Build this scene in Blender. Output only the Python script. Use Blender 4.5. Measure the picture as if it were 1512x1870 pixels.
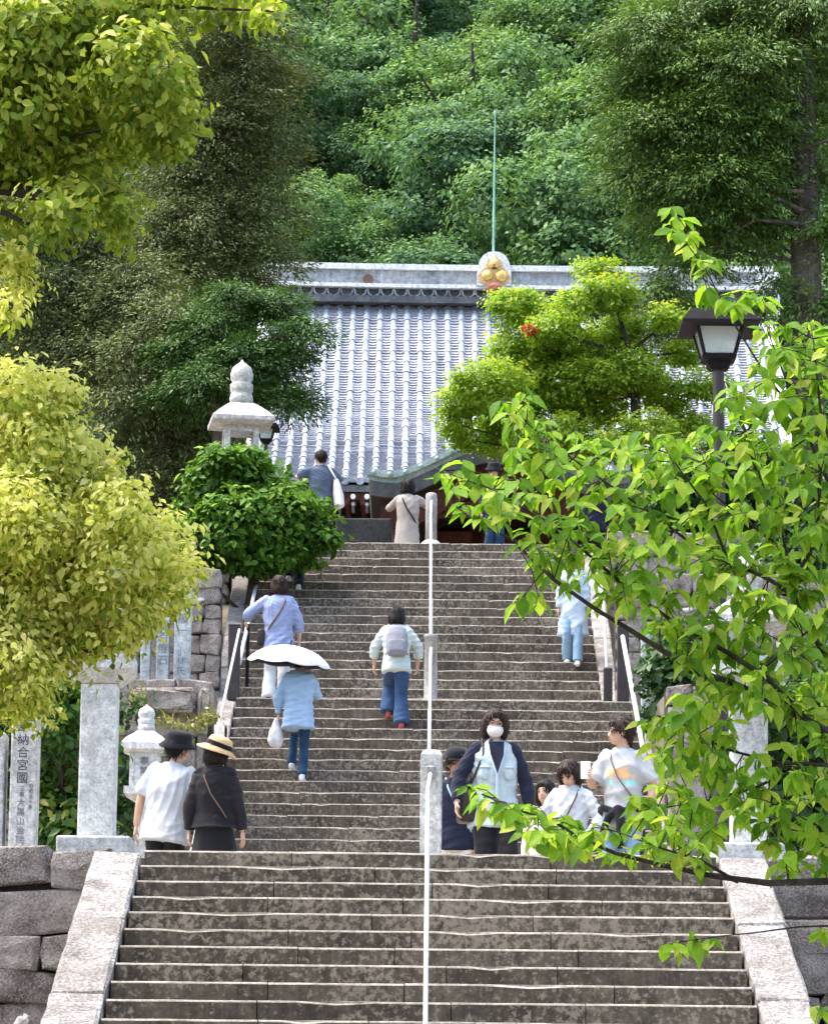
import bpy, bmesh, math, random
import numpy as np
from mathutils import Vector, Matrix, noise

for o in list(bpy.data.objects): bpy.data.objects.remove(o, do_unlink=True)
SC = bpy.context.scene
COL = SC.collection
random.seed(7); RNG = np.random.default_rng(7)
pi = math.pi
def R(d): return math.radians(d)

# ------------------------------------------------------------------ camera
F = 6446.8            # focal length in photo pixels (photo 1512 x 1870)
THETA, ROLL, CZ = 0.188, R(0.6), 1.6
RT = Matrix.Rotation(pi/2 + THETA, 3, 'X') @ Matrix.Rotation(ROLL, 3, 'Z')
cam_d = bpy.data.cameras.new('camera'); cam = bpy.data.objects.new('camera', cam_d); COL.objects.link(cam)
cam.matrix_world = Matrix.Translation((0, 0, CZ)) @ RT.to_4x4()
cam_d.sensor_fit = 'HORIZONTAL'; cam_d.sensor_width = 36.0; cam_d.lens = 36.0*F/1512.0
cam_d.clip_start = 0.5; cam_d.clip_end = 2000
SC.camera = cam

# ------------------------------------------------------------------ sky and sun
SUN_EL, SUN_AZ = R(66), R(-82)        # azimuth from +Y (behind the hall); the sun stands high on the left
w = bpy.data.worlds.new('World'); SC.world = w; w.use_nodes = True
nt = w.node_tree; nt.nodes.clear()
sky = nt.nodes.new('ShaderNodeTexSky'); sky.sky_type = 'NISHITA'; sky.sun_disc = False
sky.sun_elevation = SUN_EL; sky.sun_rotation = SUN_AZ; sky.air_density = 1.3; sky.dust_density = 5.0; sky.ozone_density = 1.0
bg = nt.nodes.new('ShaderNodeBackground'); bg.inputs['Strength'].default_value = 0.15
wo = nt.nodes.new('ShaderNodeOutputWorld')
nt.links.new(sky.outputs[0], bg.inputs[0]); nt.links.new(bg.outputs[0], wo.inputs[0])
sl = bpy.data.lights.new('sun', 'SUN'); sun = bpy.data.objects.new('sun', sl); COL.objects.link(sun)
sl.energy = 1.0; sl.angle = R(28.0); sl.color = (1.0, 0.95, 0.86)
sd = Vector((math.cos(SUN_EL)*math.sin(SUN_AZ), math.cos(SUN_EL)*math.cos(SUN_AZ), math.sin(SUN_EL)))
sun.rotation_euler = sd.to_track_quat('Z', 'Y').to_euler()
SC.view_settings.view_transform = 'Standard'; SC.view_settings.look = 'None'
SC.view_settings.exposure = 1.92; SC.view_settings.gamma = 1.0; SC.view_settings.use_curve_mapping = False
SC.render.engine = 'CYCLES'
SC.cycles.use_denoising = True
SC.cycles.use_adaptive_sampling = True; SC.cycles.adaptive_threshold = 0.03
SC.cycles.max_bounces = 5; SC.cycles.diffuse_bounces = 2; SC.cycles.glossy_bounces = 2; SC.cycles.transmission_bounces = 4; SC.cycles.transparent_max_bounces = 6
SC.cycles.sample_clamp_indirect = 6.0

# ------------------------------------------------------------------ projection helpers (build-time measuring only)
CAM0 = Vector((0, 0, CZ))
def P(px, py, Y):
    d = RT @ Vector(((px-756)/F, (935-py)/F, -1.0)); return CAM0 + d*(Y/d.y)
def proj(p):
    q = RT.transposed() @ (Vector(p)-CAM0); return 756+F*q.x/-q.z, 935-F*q.y/-q.z, F/-q.z
def XAT(px, Y, z):
    X = (px-756)*Y/F
    for _ in range(4):
        q = proj((X, Y, z)); X += (px-q[0])/q[2]
    return X

# ------------------------------------------------------------------ materials
MATS = {}
def new_mat(name):
    m = bpy.data.materials.new(name); m.use_nodes = True; m.node_tree.nodes.clear(); MATS[name] = m
    nt = m.node_tree; o = nt.nodes.new('ShaderNodeOutputMaterial'); return m, nt, o
def N(nt, t, **kw):
    n = nt.nodes.new(t)
    for k, v in kw.items():
        if k.startswith('i_'):
            key = k[2:]; key = int(key) if key.isdigit() else key.replace('_', ' ')
            n.inputs[key].default_value = v
        else: setattr(n, k, v)
    return n
def ramp(nt, stops):
    r = nt.nodes.new('ShaderNodeValToRGB'); cr = r.color_ramp
    while len(cr.elements) > 1: cr.elements.remove(cr.elements[-1])
    cr.elements[0].position = stops[0][0]; cr.elements[0].color = (*stops[0][1], 1)
    for p, c in stops[1:]:
        e = cr.elements.new(p); e.color = (*c, 1)
    return r
def mixc(nt, a, b, fac, mode='MIX'):
    m = nt.nodes.new('ShaderNodeMix'); m.data_type = 'RGBA'; m.blend_type = mode
    for s, v in ((6, a), (7, b)):
        if isinstance(v, tuple): m.inputs[s].default_value = (*v, 1)
        else: nt.links.new(v, m.inputs[s])
    if isinstance(fac, (int, float)): m.inputs[0].default_value = fac
    else: nt.links.new(fac, m.inputs[0])
    return m.outputs[2]

def stone_mat(name, c1, c2, c3, scale=2.5, rough=0.85, bump=0.35, lichen=None, lich_amt=0.5, objvar=0.25, streak=0.0, speck=None, speck_scale=60, spec=0.3):
    """weathered stone: two scales of mottling, lichen blotches, per-piece tone, optional streaks and granite specks"""
    m, nt, out = new_mat(name); L = nt.links
    g = N(nt, 'ShaderNodeNewGeometry'); pos = g.outputs['Position']
    n1 = N(nt, 'ShaderNodeTexNoise', i_Scale=scale, i_Detail=4, i_Roughness=0.65); L.new(pos, n1.inputs['Vector'])
    n2 = N(nt, 'ShaderNodeTexNoise', i_Scale=scale*9, i_Detail=3, i_Roughness=0.7); L.new(pos, n2.inputs['Vector'])
    r1 = ramp(nt, [(0.3, c1), (0.5, c2), (0.72, c3)]); L.new(n1.outputs[0], r1.inputs[0])
    col = r1.outputs[0]
    r2 = ramp(nt, [(0.3, (0.62, 0.62, 0.62)), (0.7, (1.35, 1.35, 1.35))]); L.new(n2.outputs[0], r2.inputs[0])
    col = mixc(nt, col, r2.outputs[0], 1.0, 'MULTIPLY')
    if objvar:
        oi = N(nt, 'ShaderNodeObjectInfo'); rv = ramp(nt, [(0, (1-objvar, 1-objvar*1.05, 1-objvar*1.1)), (1, (1+objvar, 1+objvar, 1+objvar*0.9))]); L.new(oi.outputs['Random'], rv.inputs[0])
        col = mixc(nt, col, rv.outputs[0], 1.0, 'MULTIPLY')
    if streak:
        mp = N(nt, 'ShaderNodeMapping'); mp.inputs['Scale'].default_value = (14, 2, 0.9); L.new(pos, mp.inputs[0])
        n4 = N(nt, 'ShaderNodeTexNoise', i_Scale=1.0, i_Detail=3, i_Roughness=0.6); L.new(mp.outputs[0], n4.inputs['Vector'])
        r4 = ramp(nt, [(0.35, (1-streak,)*3), (0.62, (1+streak*0.7,)*3)]); L.new(n4.outputs[0], r4.inputs[0])
        col = mixc(nt, col, r4.outputs[0], 1.0, 'MULTIPLY')
    if lichen:
        n3 = N(nt, 'ShaderNodeTexNoise', i_Scale=scale*10, i_Detail=4, i_Roughness=0.72); L.new(pos, n3.inputs['Vector'])
        n5 = N(nt, 'ShaderNodeTexNoise', i_Scale=scale*0.45, i_Detail=3); L.new(pos, n5.inputs['Vector'])
        ad = N(nt, 'ShaderNodeMath', operation='MULTIPLY_ADD'); ad.inputs[1].default_value = 0.55; L.new(n5.outputs[0], ad.inputs[0]); L.new(n3.outputs[0], ad.inputs[2])
        r3 = ramp(nt, [(0.80-0.12*lich_amt, (0, 0, 0)), (0.92-0.10*lich_amt, (1, 1, 1))]); L.new(ad.outputs[0], r3.inputs[0])
        ml = N(nt, 'ShaderNodeMath', operation='MULTIPLY'); ml.inputs[1].default_value = 0.75; L.new(r3.outputs[0], ml.inputs[0])
        col = mixc(nt, col, lichen, ml.outputs[0])
    if speck:
        v = N(nt, 'ShaderNodeTexNoise', i_Scale=speck_scale, i_Detail=2, i_Roughness=0.9); L.new(pos, v.inputs['Vector'])
        rs = ramp(nt, [(0.36, speck[0]), (0.5, (1, 1, 1)), (0.66, speck[1])]); L.new(v.outputs[0], rs.inputs[0])
        col = mixc(nt, col, rs.outputs[0], 1.0, 'MULTIPLY')
    b = N(nt, 'ShaderNodeBsdfPrincipled', i_Roughness=rough); b.inputs['Specular IOR Level'].default_value = spec
    L.new(col, b.inputs['Base Color'])
    if bump:
        bp = N(nt, 'ShaderNodeBump', i_Strength=bump, i_Distance=0.02); L.new(n2.outputs[0], bp.inputs['Height']); L.new(bp.outputs[0], b.inputs['Normal'])
    L.new(b.outputs[0], out.inputs[0]); return m

def plain_mat(name, col, rough=0.6, metal=0.0, var=0.15, scale=8.0, bump=0.0, spec=0.4, obj=False, bscale=None, sheen=0.0):
    m, nt, out = new_mat(name); L = nt.links
    if obj:
        tc = N(nt, 'ShaderNodeTexCoord'); pos = tc.outputs['Object']
    else:
        pos = N(nt, 'ShaderNodeNewGeometry').outputs['Position']
    n1 = N(nt, 'ShaderNodeTexNoise', i_Scale=scale, i_Detail=6, i_Roughness=0.6); L.new(pos, n1.inputs['Vector'])
    a = tuple(c*(1-var) for c in col); c2 = tuple(min(1, c*(1+var)) for c in col)
    r1 = ramp(nt, [(0.3, a), (0.7, c2)]); L.new(n1.outputs[0], r1.inputs[0])
    b = N(nt, 'ShaderNodeBsdfPrincipled', i_Roughness=rough, i_Metallic=metal); b.inputs['Specular IOR Level'].default_value = spec
    if sheen: b.inputs['Sheen Weight'].default_value = sheen
    L.new(r1.outputs[0], b.inputs['Base Color'])
    if bump:
        n2 = N(nt, 'ShaderNodeTexNoise', i_Scale=bscale or scale*3, i_Detail=4); L.new(pos, n2.inputs['Vector'])
        bp = N(nt, 'ShaderNodeBump', i_Strength=bump, i_Distance=0.01); L.new(n2.outputs[0], bp.inputs['Height']); L.new(bp.outputs[0], b.inputs['Normal'])
    L.new(b.outputs[0], out.inputs[0]); return m

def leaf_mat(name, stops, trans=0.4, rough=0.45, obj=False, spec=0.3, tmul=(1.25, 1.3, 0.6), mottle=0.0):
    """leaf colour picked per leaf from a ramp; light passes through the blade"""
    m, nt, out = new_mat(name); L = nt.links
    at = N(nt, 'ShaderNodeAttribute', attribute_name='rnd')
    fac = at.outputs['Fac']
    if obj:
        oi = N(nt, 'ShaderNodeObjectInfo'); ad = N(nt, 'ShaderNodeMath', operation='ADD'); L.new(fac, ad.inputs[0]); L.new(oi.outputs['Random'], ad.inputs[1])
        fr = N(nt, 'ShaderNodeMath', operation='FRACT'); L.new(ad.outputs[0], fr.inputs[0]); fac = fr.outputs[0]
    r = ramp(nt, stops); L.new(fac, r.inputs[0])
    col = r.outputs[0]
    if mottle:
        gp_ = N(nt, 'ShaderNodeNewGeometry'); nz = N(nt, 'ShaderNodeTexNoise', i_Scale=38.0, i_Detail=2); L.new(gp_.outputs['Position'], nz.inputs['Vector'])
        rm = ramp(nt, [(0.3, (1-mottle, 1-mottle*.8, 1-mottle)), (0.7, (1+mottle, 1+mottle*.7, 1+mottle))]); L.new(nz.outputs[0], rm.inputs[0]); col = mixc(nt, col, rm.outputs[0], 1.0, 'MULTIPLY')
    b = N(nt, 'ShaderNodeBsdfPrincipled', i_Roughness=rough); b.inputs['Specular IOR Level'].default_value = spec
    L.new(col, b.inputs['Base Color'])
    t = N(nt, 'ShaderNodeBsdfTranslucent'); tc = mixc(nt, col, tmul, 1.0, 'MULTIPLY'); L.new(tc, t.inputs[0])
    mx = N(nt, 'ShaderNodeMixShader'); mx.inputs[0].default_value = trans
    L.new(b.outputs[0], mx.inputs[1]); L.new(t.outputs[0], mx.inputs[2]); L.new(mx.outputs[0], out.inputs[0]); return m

# ------------------------------------------------------------------ object helpers
TMP = bpy.data.scenes.new('workbench')          # scratch scene: modifiers are evaluated here, removed at the end
def evaluated_mesh(o):
    TMP.collection.objects.link(o); vl = TMP.view_layers[0]; vl.update()
    me = bpy.data.meshes.new_from_object(o.evaluated_get(vl.depsgraph)); TMP.collection.objects.unlink(o); return me
def link(o, parent=None):
    COL.objects.link(o)
    if parent is not None: o.parent = parent
    return o
def tag(o, label=None, cat=None, group=None, kind=None):
    if label: o['label'] = label
    if cat: o['category'] = cat
    if group: o['group'] = group
    if kind: o['kind'] = kind
    return o
def empty(name, loc=(0, 0, 0), rz=0.0, label=None, cat=None, group=None):
    o = bpy.data.objects.new(name, None); COL.objects.link(o); o.location = loc; o.rotation_euler = (0, 0, rz); o.empty_display_size = 0.2
    return tag(o, label, cat, group)
def mesh_obj(name, me, mat, parent=None, loc=None, smooth=False):
    o = bpy.data.objects.new(name, me); link(o, parent)
    if mat is not None:
        if len(me.materials) == 1 and not isinstance(mat, (list, tuple)): me.materials[0] = mat
        else:
            for mm in (mat if isinstance(mat, (list, tuple)) else [mat]): me.materials.append(mm)
    if loc is not None: o.location = loc
    if smooth: me.polygons.foreach_set('use_smooth', [True]*len(me.polygons))
    return o
def bm_obj(name, bm, mat, parent=None, loc=None, smooth=False):
    bmesh.ops.recalc_face_normals(bm, faces=bm.faces)
    me = bpy.data.meshes.new(name); bm.to_mesh(me); bm.free()
    return mesh_obj(name, me, mat, parent, loc, smooth)
def shared(name, src, parent=None, loc=(0, 0, 0), rot=(0, 0, 0), scale=(1, 1, 1)):
    o = bpy.data.objects.new(name, src); link(o, parent); o.location = loc; o.rotation_euler = rot; o.scale = scale; return o

def box(bm, x0, x1, y0, y1, z0, z1, bev=0.0, seg=1):
    g = bmesh.ops.create_cube(bm, size=1.0); vs = g['verts']
    for v in vs:
        v.co = Vector((x0+(v.co.x+.5)*(x1-x0), y0+(v.co.y+.5)*(y1-y0), z0+(v.co.z+.5)*(z1-z0)))
    if bev:
        es = list({e for v in vs for e in v.link_edges})
        bmesh.ops.bevel(bm, geom=es, offset=bev, segments=seg, affect='EDGES', profile=0.5)
    return vs
def tube(bm, pts, rads, n=8, cap=True):
    pts = [Vector(p) for p in pts]; rings = []
    if isinstance(rads, (int, float)): rads = [rads]*len(pts)
    t0 = (pts[1]-pts[0]).normalized(); ref = Vector((0, 0, 1)) if abs(t0.z) < .9 else Vector((1, 0, 0))
    u = t0.cross(ref).normalized()
    for i, p in enumerate(pts):
        t = (pts[min(i+1, len(pts)-1)]-pts[max(i-1, 0)]).normalized()
        u = (u - t*u.dot(t)).normalized(); v = t.cross(u)
        rings.append([bm.verts.new(p + (u*math.cos(2*pi*k/n)+v*math.sin(2*pi*k/n))*rads[i]) for k in range(n)])
    for a, b in zip(rings, rings[1:]):
        for k in range(n): bm.faces.new((a[k], a[(k+1) % n], b[(k+1) % n], b[k]))
    if cap: bm.faces.new(rings[0][::-1]); bm.faces.new(rings[-1])
    return rings
def lathe(bm, prof, n=24, c=(0, 0, 0)):
    c = Vector(c); rings = []
    for r, z in prof:
        rings.append([bm.verts.new(c+Vector((r*math.cos(2*pi*k/n), r*math.sin(2*pi*k/n), z))) for k in range(n)])
    for a, b in zip(rings, rings[1:]):
        for k in range(n): bm.faces.new((a[k], a[(k+1) % n], b[(k+1) % n], b[k]))
    bm.faces.new(rings[0][::-1]); bm.faces.new(rings[-1])
def sq_loft(bm, prof, rot=0.0, c=(0, 0, 0), n=4, ph=pi/4):
    """stack of regular polygons: prof = (half width across flats, z)"""
    c = Vector(c); rings = []
    for r, z in prof:
        rr = r/math.cos(pi/n)
        rings.append([bm.verts.new(c+Vector((rr*math.cos(ph+rot+2*pi*k/n), rr*math.sin(ph+rot+2*pi*k/n), z))) for k in range(n)])
    for a, b in zip(rings, rings[1:]):
        for k in range(n): bm.faces.new((a[k], a[(k+1) % n], b[(k+1) % n], b[k]))
    bm.faces.new(rings[0][::-1]); bm.faces.new(rings[-1])
def ellipsoid(bm, c, r, rot=None, u=14, v=10):
    g = bmesh.ops.create_uvsphere(bm, u_segments=u, v_segments=v, radius=1.0)
    M = Matrix.Translation(c) @ (rot.to_4x4() if rot is not None else Matrix.Identity(4)) @ Matrix.Diagonal((*r, 1))
    bmesh.ops.transform(bm, matrix=M, verts=g['verts']); return g['verts']

def np_mesh(name, verts, faces, rnd=None):
    """fast mesh from numpy arrays: verts (N,3), faces (M,k)"""
    me = bpy.data.meshes.new(name); V = len(verts); M, k = faces.shape
    me.vertices.add(V); me.vertices.foreach_set('co', np.ascontiguousarray(verts, dtype=np.float32).ravel())
    me.loops.add(M*k); me.loops.foreach_set('vertex_index', np.ascontiguousarray(faces, dtype=np.int32).ravel())
    me.polygons.add(M); me.polygons.foreach_set('loop_start', np.arange(0, M*k, k, dtype=np.int32))
    if rnd is not None:
        a = me.attributes.new('rnd', 'FLOAT', 'FACE'); a.data.foreach_set('value', np.ascontiguousarray(rnd, dtype=np.float32))
    me.update(calc_edges=True); me.validate(); return me

# world heights of the place
LZ = 2.0724+CZ; E1 = 22.5505; R1, T1 = 0.1195, 0.2871       # terrace edge, lower flight
Y2, Z2, R2, T2 = 40.5437, 3.871+CZ, 0.1784, 0.3884          # middle flight (first visible step)
Y3, Z3, R3, T3 = 47.4014, 6.5807+CZ, 0.1756, 0.3173         # upper flight
MZ = Z2+13*R2; MY = Y2+13*T2; TZ = Z3+17*R3; TY = Y3+17*T3  # middle landing, temple court
# ================================================================== the setting
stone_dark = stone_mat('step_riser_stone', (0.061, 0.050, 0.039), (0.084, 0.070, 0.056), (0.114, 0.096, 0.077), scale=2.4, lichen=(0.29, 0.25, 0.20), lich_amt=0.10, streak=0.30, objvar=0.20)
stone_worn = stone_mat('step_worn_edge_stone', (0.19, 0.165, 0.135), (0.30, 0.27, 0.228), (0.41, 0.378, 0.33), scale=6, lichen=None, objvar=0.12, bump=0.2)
granite = stone_mat('pale_granite', (0.40, 0.40, 0.39), (0.52, 0.52, 0.51), (0.60, 0.60, 0.59), scale=1.6, lichen=(0.30, 0.29, 0.25), lich_amt=0.15, objvar=0.06, speck=((0.72, 0.73, 0.75), (1.1, 1.1, 1.1)), bump=0.12, rough=0.7)
granite_rough = stone_mat('weathered_coping_granite', (0.13, 0.12, 0.115), (0.25, 0.238, 0.23), (0.40, 0.39, 0.38), scale=5, lichen=(0.16, 0.14, 0.12), lich_amt=0.5, objvar=0.12, speck=((0.6, 0.6, 0.6), (1.2, 1.2, 1.2)), speck_scale=45, bump=0.4)
granite_blue = stone_mat('blue_grey_granite', (0.30, 0.33, 0.35), (0.38, 0.42, 0.44), (0.45, 0.48, 0.49), scale=1.5, objvar=0.05, streak=0.1, speck=((0.85, 0.85, 0.87), (1.08, 1.08, 1.08)), bump=0.1)
rubble = stone_mat('rubble_stone', (0.095, 0.078, 0.073), (0.20, 0.17, 0.158), (0.36, 0.32, 0.30), scale=7, lichen=(0.40, 0.37, 0.34), lich_amt=0.5, objvar=0.28, bump=1.0)
mortar = stone_mat('wall_core_earth', (0.02, 0.017, 0.014), (0.035, 0.03, 0.025), (0.06, 0.05, 0.04), scale=4, objvar=0)
mortar_pale = stone_mat('pale_mortar', (0.45, 0.43, 0.41), (0.6, 0.58, 0.56), (0.7, 0.69, 0.67), scale=6, objvar=0.1)
earth = stone_mat('packed_earth', (0.10, 0.085, 0.06), (0.17, 0.145, 0.11), (0.24, 0.21, 0.17), scale=0.8, objvar=0)
forest_floor = stone_mat('forest_floor', (0.012, 0.018, 0.008), (0.025, 0.032, 0.014), (0.05, 0.045, 0.02), scale=0.6, objvar=0)

# ---- ground: one sheet, terraced along the stairs and climbing to the wooded hill
def ground_z(x, y):
    inner = abs(x) < (3.0 if y > E1+.35 else 1.86)
    def hill(y): return (TZ-0.01) + 0.55*max(0, y-88) if y > 88 else TZ-0.01
    if inner:
        if y < 13.5: return 0.0
        if y < E1+.22: return max(0.0, LZ-0.45-(E1-y)*R1/T1)
        if y < 37: return LZ-0.03
        if y < MY: return max(LZ-0.03, Z2+(y-Y2)*R2/T2-0.5)
        if y < 46.8: return MZ-0.25
        if y < TY+0.3: return MZ+(y-46.8)*R3/T3-0.5
        return hill(y)
    if y < E1+0.35: return 0.0
    if y < 40.9: return LZ-0.01
    if y < 47.5: return 7.30
    if y < 52.0: return TZ-2.2 + 0.0 if False else 9.7
    return hill(y)
ys = [-60, -20, 0, 8, 13.5, 16, 19, E1, E1+.20, E1+.24, E1+.34, E1+.36, 26, 30, 37, 39, 40.89, 40.91, MY, 46.8, 47.49, 47.51, 49, 51.99, 52.01, TY+.29, TY+.31, 58, 66, 75, 88, 95, 105, 120, 140, 160, 190, 230, 300, 420]
xs = [-260, -120, -60, -30, -15, -8, -5, -3.5, -3.01, -2.99, -2.7, -1.88, -1.84, 0, 1.84, 1.88, 2.7, 2.99, 3.01, 3.5, 5, 8, 15, 30, 60, 120, 260]
gv = []; gf = []; gm = []
for j, y in enumerate(ys):
    for i, x in enumerate(xs):
        z = ground_z(x, y)
        if y > 100: z += 3.5*noise.noise(Vector((x*.03, y*.03, 0)))
        gv.append((x, y, z))
nx = len(xs)
for j in range(len(ys)-1):
    for i in range(nx-1):
        gf.append((j*nx+i, j*nx+i+1, (j+1)*nx+i+1, (j+1)*nx+i)); gm.append(1 if ys[j] >= 88 else 0)
gme = bpy.data.meshes.new('ground'); gme.from_pydata(gv, [], gf); gme.update()
g_o = mesh_obj('ground', gme, [earth, forest_floor]); g_o['kind'] = 'structure'
gme.polygons.foreach_set('material_index', gm)

# ---- stairs: every step is laid from single stone blocks with a worn, rounded nosing
def block_mesh(name, depth, rise, seed, nseg=5):
    rnd = random.Random(seed); bm = bmesh.new()
    b = 0.0105
    prof = [(depth, rise-0.001), (b*1.5, rise), (b*.45, rise-b*.35), (0.0, rise-b*1.15), (0.004, 0.0), (depth, 0.0)]   # (y, z)
    rings = []
    for k in range(nseg+1):
        x = -0.5 + k/nseg; ch = rnd.uniform(-.003, .003); dz = rnd.uniform(-.0012, .0008); chip = rnd.random() < .12
        ring = []
        for q, (y, z) in enumerate(prof):
            yy, zz = y, z
            if q in (1, 2, 3): yy += ch; zz += dz if q != 3 else dz - (0.012 if chip else 0)
            if q == 2 and chip: yy += .012; zz -= .008
            if q == 4: yy += rnd.uniform(0, .006)
            ring.append(bm.verts.new((x, yy, zz)))
        rings.append(ring)
    n = len(prof)
    for a, c in zip(rings, rings[1:]):
        for q in range(n):
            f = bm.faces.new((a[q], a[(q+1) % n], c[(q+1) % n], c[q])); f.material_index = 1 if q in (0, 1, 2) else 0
    bm.faces.new(rings[0][::-1]); bm.faces.new(rings[-1])
    bmesh.ops.recalc_face_normals(bm, faces=bm.faces)
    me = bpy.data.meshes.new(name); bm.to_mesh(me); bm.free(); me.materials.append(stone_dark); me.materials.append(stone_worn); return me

joint_mortar = stone_mat('joint_mortar', (0.13, 0.118, 0.10), (0.20, 0.185, 0.16), (0.28, 0.26, 0.23), scale=5, objvar=0)
def flight(steps, x0, x1, rise, tread, seed, splits, gap=.006):
    """steps: list of (y_front, z_top)"""
    root = empty('stone_stairs'); root['kind'] = 'structure'
    ms = [block_mesh('step_stone', tread+0.06, rise, seed*100+k) for k in range(6)]
    ml = [block_mesh('step_stone', 0.6, rise, seed*100+50+k) for k in range(3)]
    rnd = random.Random(seed)
    for i, (y, z) in enumerate(steps):
        n = rnd.choice(splits); cuts = [x0] + sorted(x0+(x1-x0)*(k+rnd.uniform(-.25, .25))/n for k in range(1, n)) + [x1]
        for a, c in zip(cuts, cuts[1:]):
            me = rnd.choice(ml if i == len(steps)-1 else ms)
            o = shared('step_stone', me, root, ((a+c)/2, y+rnd.uniform(-.007, .007), z-rise+rnd.uniform(-.0025, .0015)), (R(rnd.uniform(-.25, .25)), R(rnd.uniform(-.07, .07)), R(rnd.uniform(-.15, .15)) + (pi if False else 0)), ((c-a-gap), 1, 1))
    if gap > .008:
        bm = bmesh.new()
        for (y, z) in steps: box(bm, x0+.01, x1-.01, y+.016, y+tread*.8, z-rise+.002, z-.012)
        bm_obj('joint_mortar', bm, joint_mortar, root)['kind'] = 'stuff'
    return root
st1 = [(E1-i*T1, LZ-i*R1) for i in range(30, -1, -1)]
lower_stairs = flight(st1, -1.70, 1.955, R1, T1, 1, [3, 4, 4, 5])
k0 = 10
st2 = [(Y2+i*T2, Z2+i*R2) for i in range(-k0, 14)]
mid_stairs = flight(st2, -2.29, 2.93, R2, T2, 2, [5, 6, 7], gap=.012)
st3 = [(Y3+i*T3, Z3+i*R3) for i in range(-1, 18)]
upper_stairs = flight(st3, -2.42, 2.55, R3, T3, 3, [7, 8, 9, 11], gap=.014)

# ---- landings (paving sheets)
def slab(name, x0, x1, y0, y1, z0, z1, m, kind='structure'):
    bm = bmesh.new(); box(bm, x0, x1, y0, y1, z0, z1); o = bm_obj(name, bm, m); o['kind'] = kind; return o
slab('terrace_pavement', -9, 9, E1+.58, 36.9, LZ-.25, LZ-.004, stone_worn)
slab('landing_pavement', -2.4, 3.0, MY+.58, 46.9, MZ-.25, MZ-.004, stone_worn)
slab('temple_court', -22, 24, TY+.58, 87, TZ-.25, TZ-.004, earth)

# ---- sloped granite copings beside the lower and middle flights
def coping(root, x0, x1, y0, z0, slope, length, pieces, lift, m, th=0.22):
    c = math.atan(slope); L = length/math.cos(c)/pieces
    rnd = random.Random(int(x0*100)+99)
    for k in range(pieces):
        bm = bmesh.new(); box(bm, x0, x1, k*L+.006, (k+1)*L-.006, -th, rnd.uniform(-.004, .004), 0.015, 1)
        # rough up the long edges
        bmesh.ops.subdivide_edges(bm, edges=[e for e in bm.edges if abs((e.verts[0].co-e.verts[1].co).y) > .2], cuts=5)
        for v in bm.verts: v.co += Vector((rnd.uniform(-.006, .006), 0, rnd.uniform(-.006, .006)))
        o = bm_obj('coping_stone', bm, m, root, (0, y0, z0+lift)); o.rotation_euler = (c, 0, 0)
def cheek(root, x0, x1, y0, y1, z0, z1, base, m):
    bm = bmesh.new(); vs = [bm.verts.new((x, y, z)) for x in (x0, x1) for (y, z) in ((y0, base), (y1, base), (y1, z1), (y0, z0))]
    for f in ((0, 1, 2, 3), (7, 6, 5, 4), (0, 4, 5, 1), (3, 2, 6, 7), (0, 3, 7, 4), (1, 5, 6, 2)): bm.faces.new([vs[i] for i in f])
    bm_obj('cheek_wall', bm, m, root)
yb1 = E1-30*T1; zb1 = LZ-30*R1
coping(lower_stairs, -2.02, -1.712, yb1-.05, zb1, R1/T1, E1-yb1, 7, -.01, granite_rough)
coping(lower_stairs, 1.967, 2.26, yb1-.05, zb1, R1/T1, E1-yb1, 7, -.01, granite_rough)
yb2 = Y2-k0*T2; zb2 = Z2-k0*R2
coping(mid_stairs, -2.52, -2.30, yb2-.05, zb2-R2, R2/T2, MY-yb2, 6, .12, granite_rough)
coping(mid_stairs, 2.94, 3.16, yb2-.05, zb2-R2, R2/T2, MY-yb2, 6, .12, granite_rough)
yb3 = Y3-T3; zb3 = Z3-2*R3
coping(upper_stairs, -2.66, -2.43, yb3-.05, zb3, R3/T3, TY-yb3, 5, .1, granite_rough)
coping(upper_stairs, 2.56, 2.80, yb3-.05, zb3, R3/T3, TY-yb3, 5, .1, granite_rough)

# ---- rubble retaining walls: single stones laid in uneven courses against an earth core
def rock_mesh(seed):
    rnd = random.Random(seed); bm = bmesh.new()
    pts = []
    n = 8
    for ring, (yy, s) in enumerate(((0.16, 1.05), (-0.03, 1.04), (-0.058, 0.93))):
        rr = []
        for k in range(n):
            a = 2*pi*k/n
            # superellipse outline so that stones fill their course
            ca, sa = math.cos(a), math.sin(a); q = (abs(ca)**7+abs(sa)**7)**(-1/7)
            rr.append(bm.verts.new((ca*q*.5*s, yy+rnd.uniform(-.012, .012), sa*q*.5*s)))
        pts.append(rr)
    for r in pts:
        pass
    jit = [(rnd.uniform(-.03, .03), rnd.uniform(-.06, .06)) for _ in range(n)]
    for r in pts:
        for v, (a, b) in zip(r, jit): v.co.x += a; v.co.z += b
    for a, b in zip(pts, pts[1:]):
        for k in range(n): bm.faces.new((a[k], a[(k+1) % n], b[(k+1) % n], b[k]))
    c = bm.verts.new((rnd.uniform(-.1, .1), -0.07, rnd.uniform(-.1, .1)))
    for k in range(n): bm.faces.new((pts[-1][k], pts[-1][(k+1) % n], c))
    bm.faces.new(pts[0][::-1])
    bmesh.ops.recalc_face_normals(bm, faces=bm.faces)
    me = bpy.data.meshes.new('stone'); bm.to_mesh(me); bm.free(); me.materials.append(rubble); return me
ROCKS = [rock_mesh(300+k) for k in range(9)]
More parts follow.
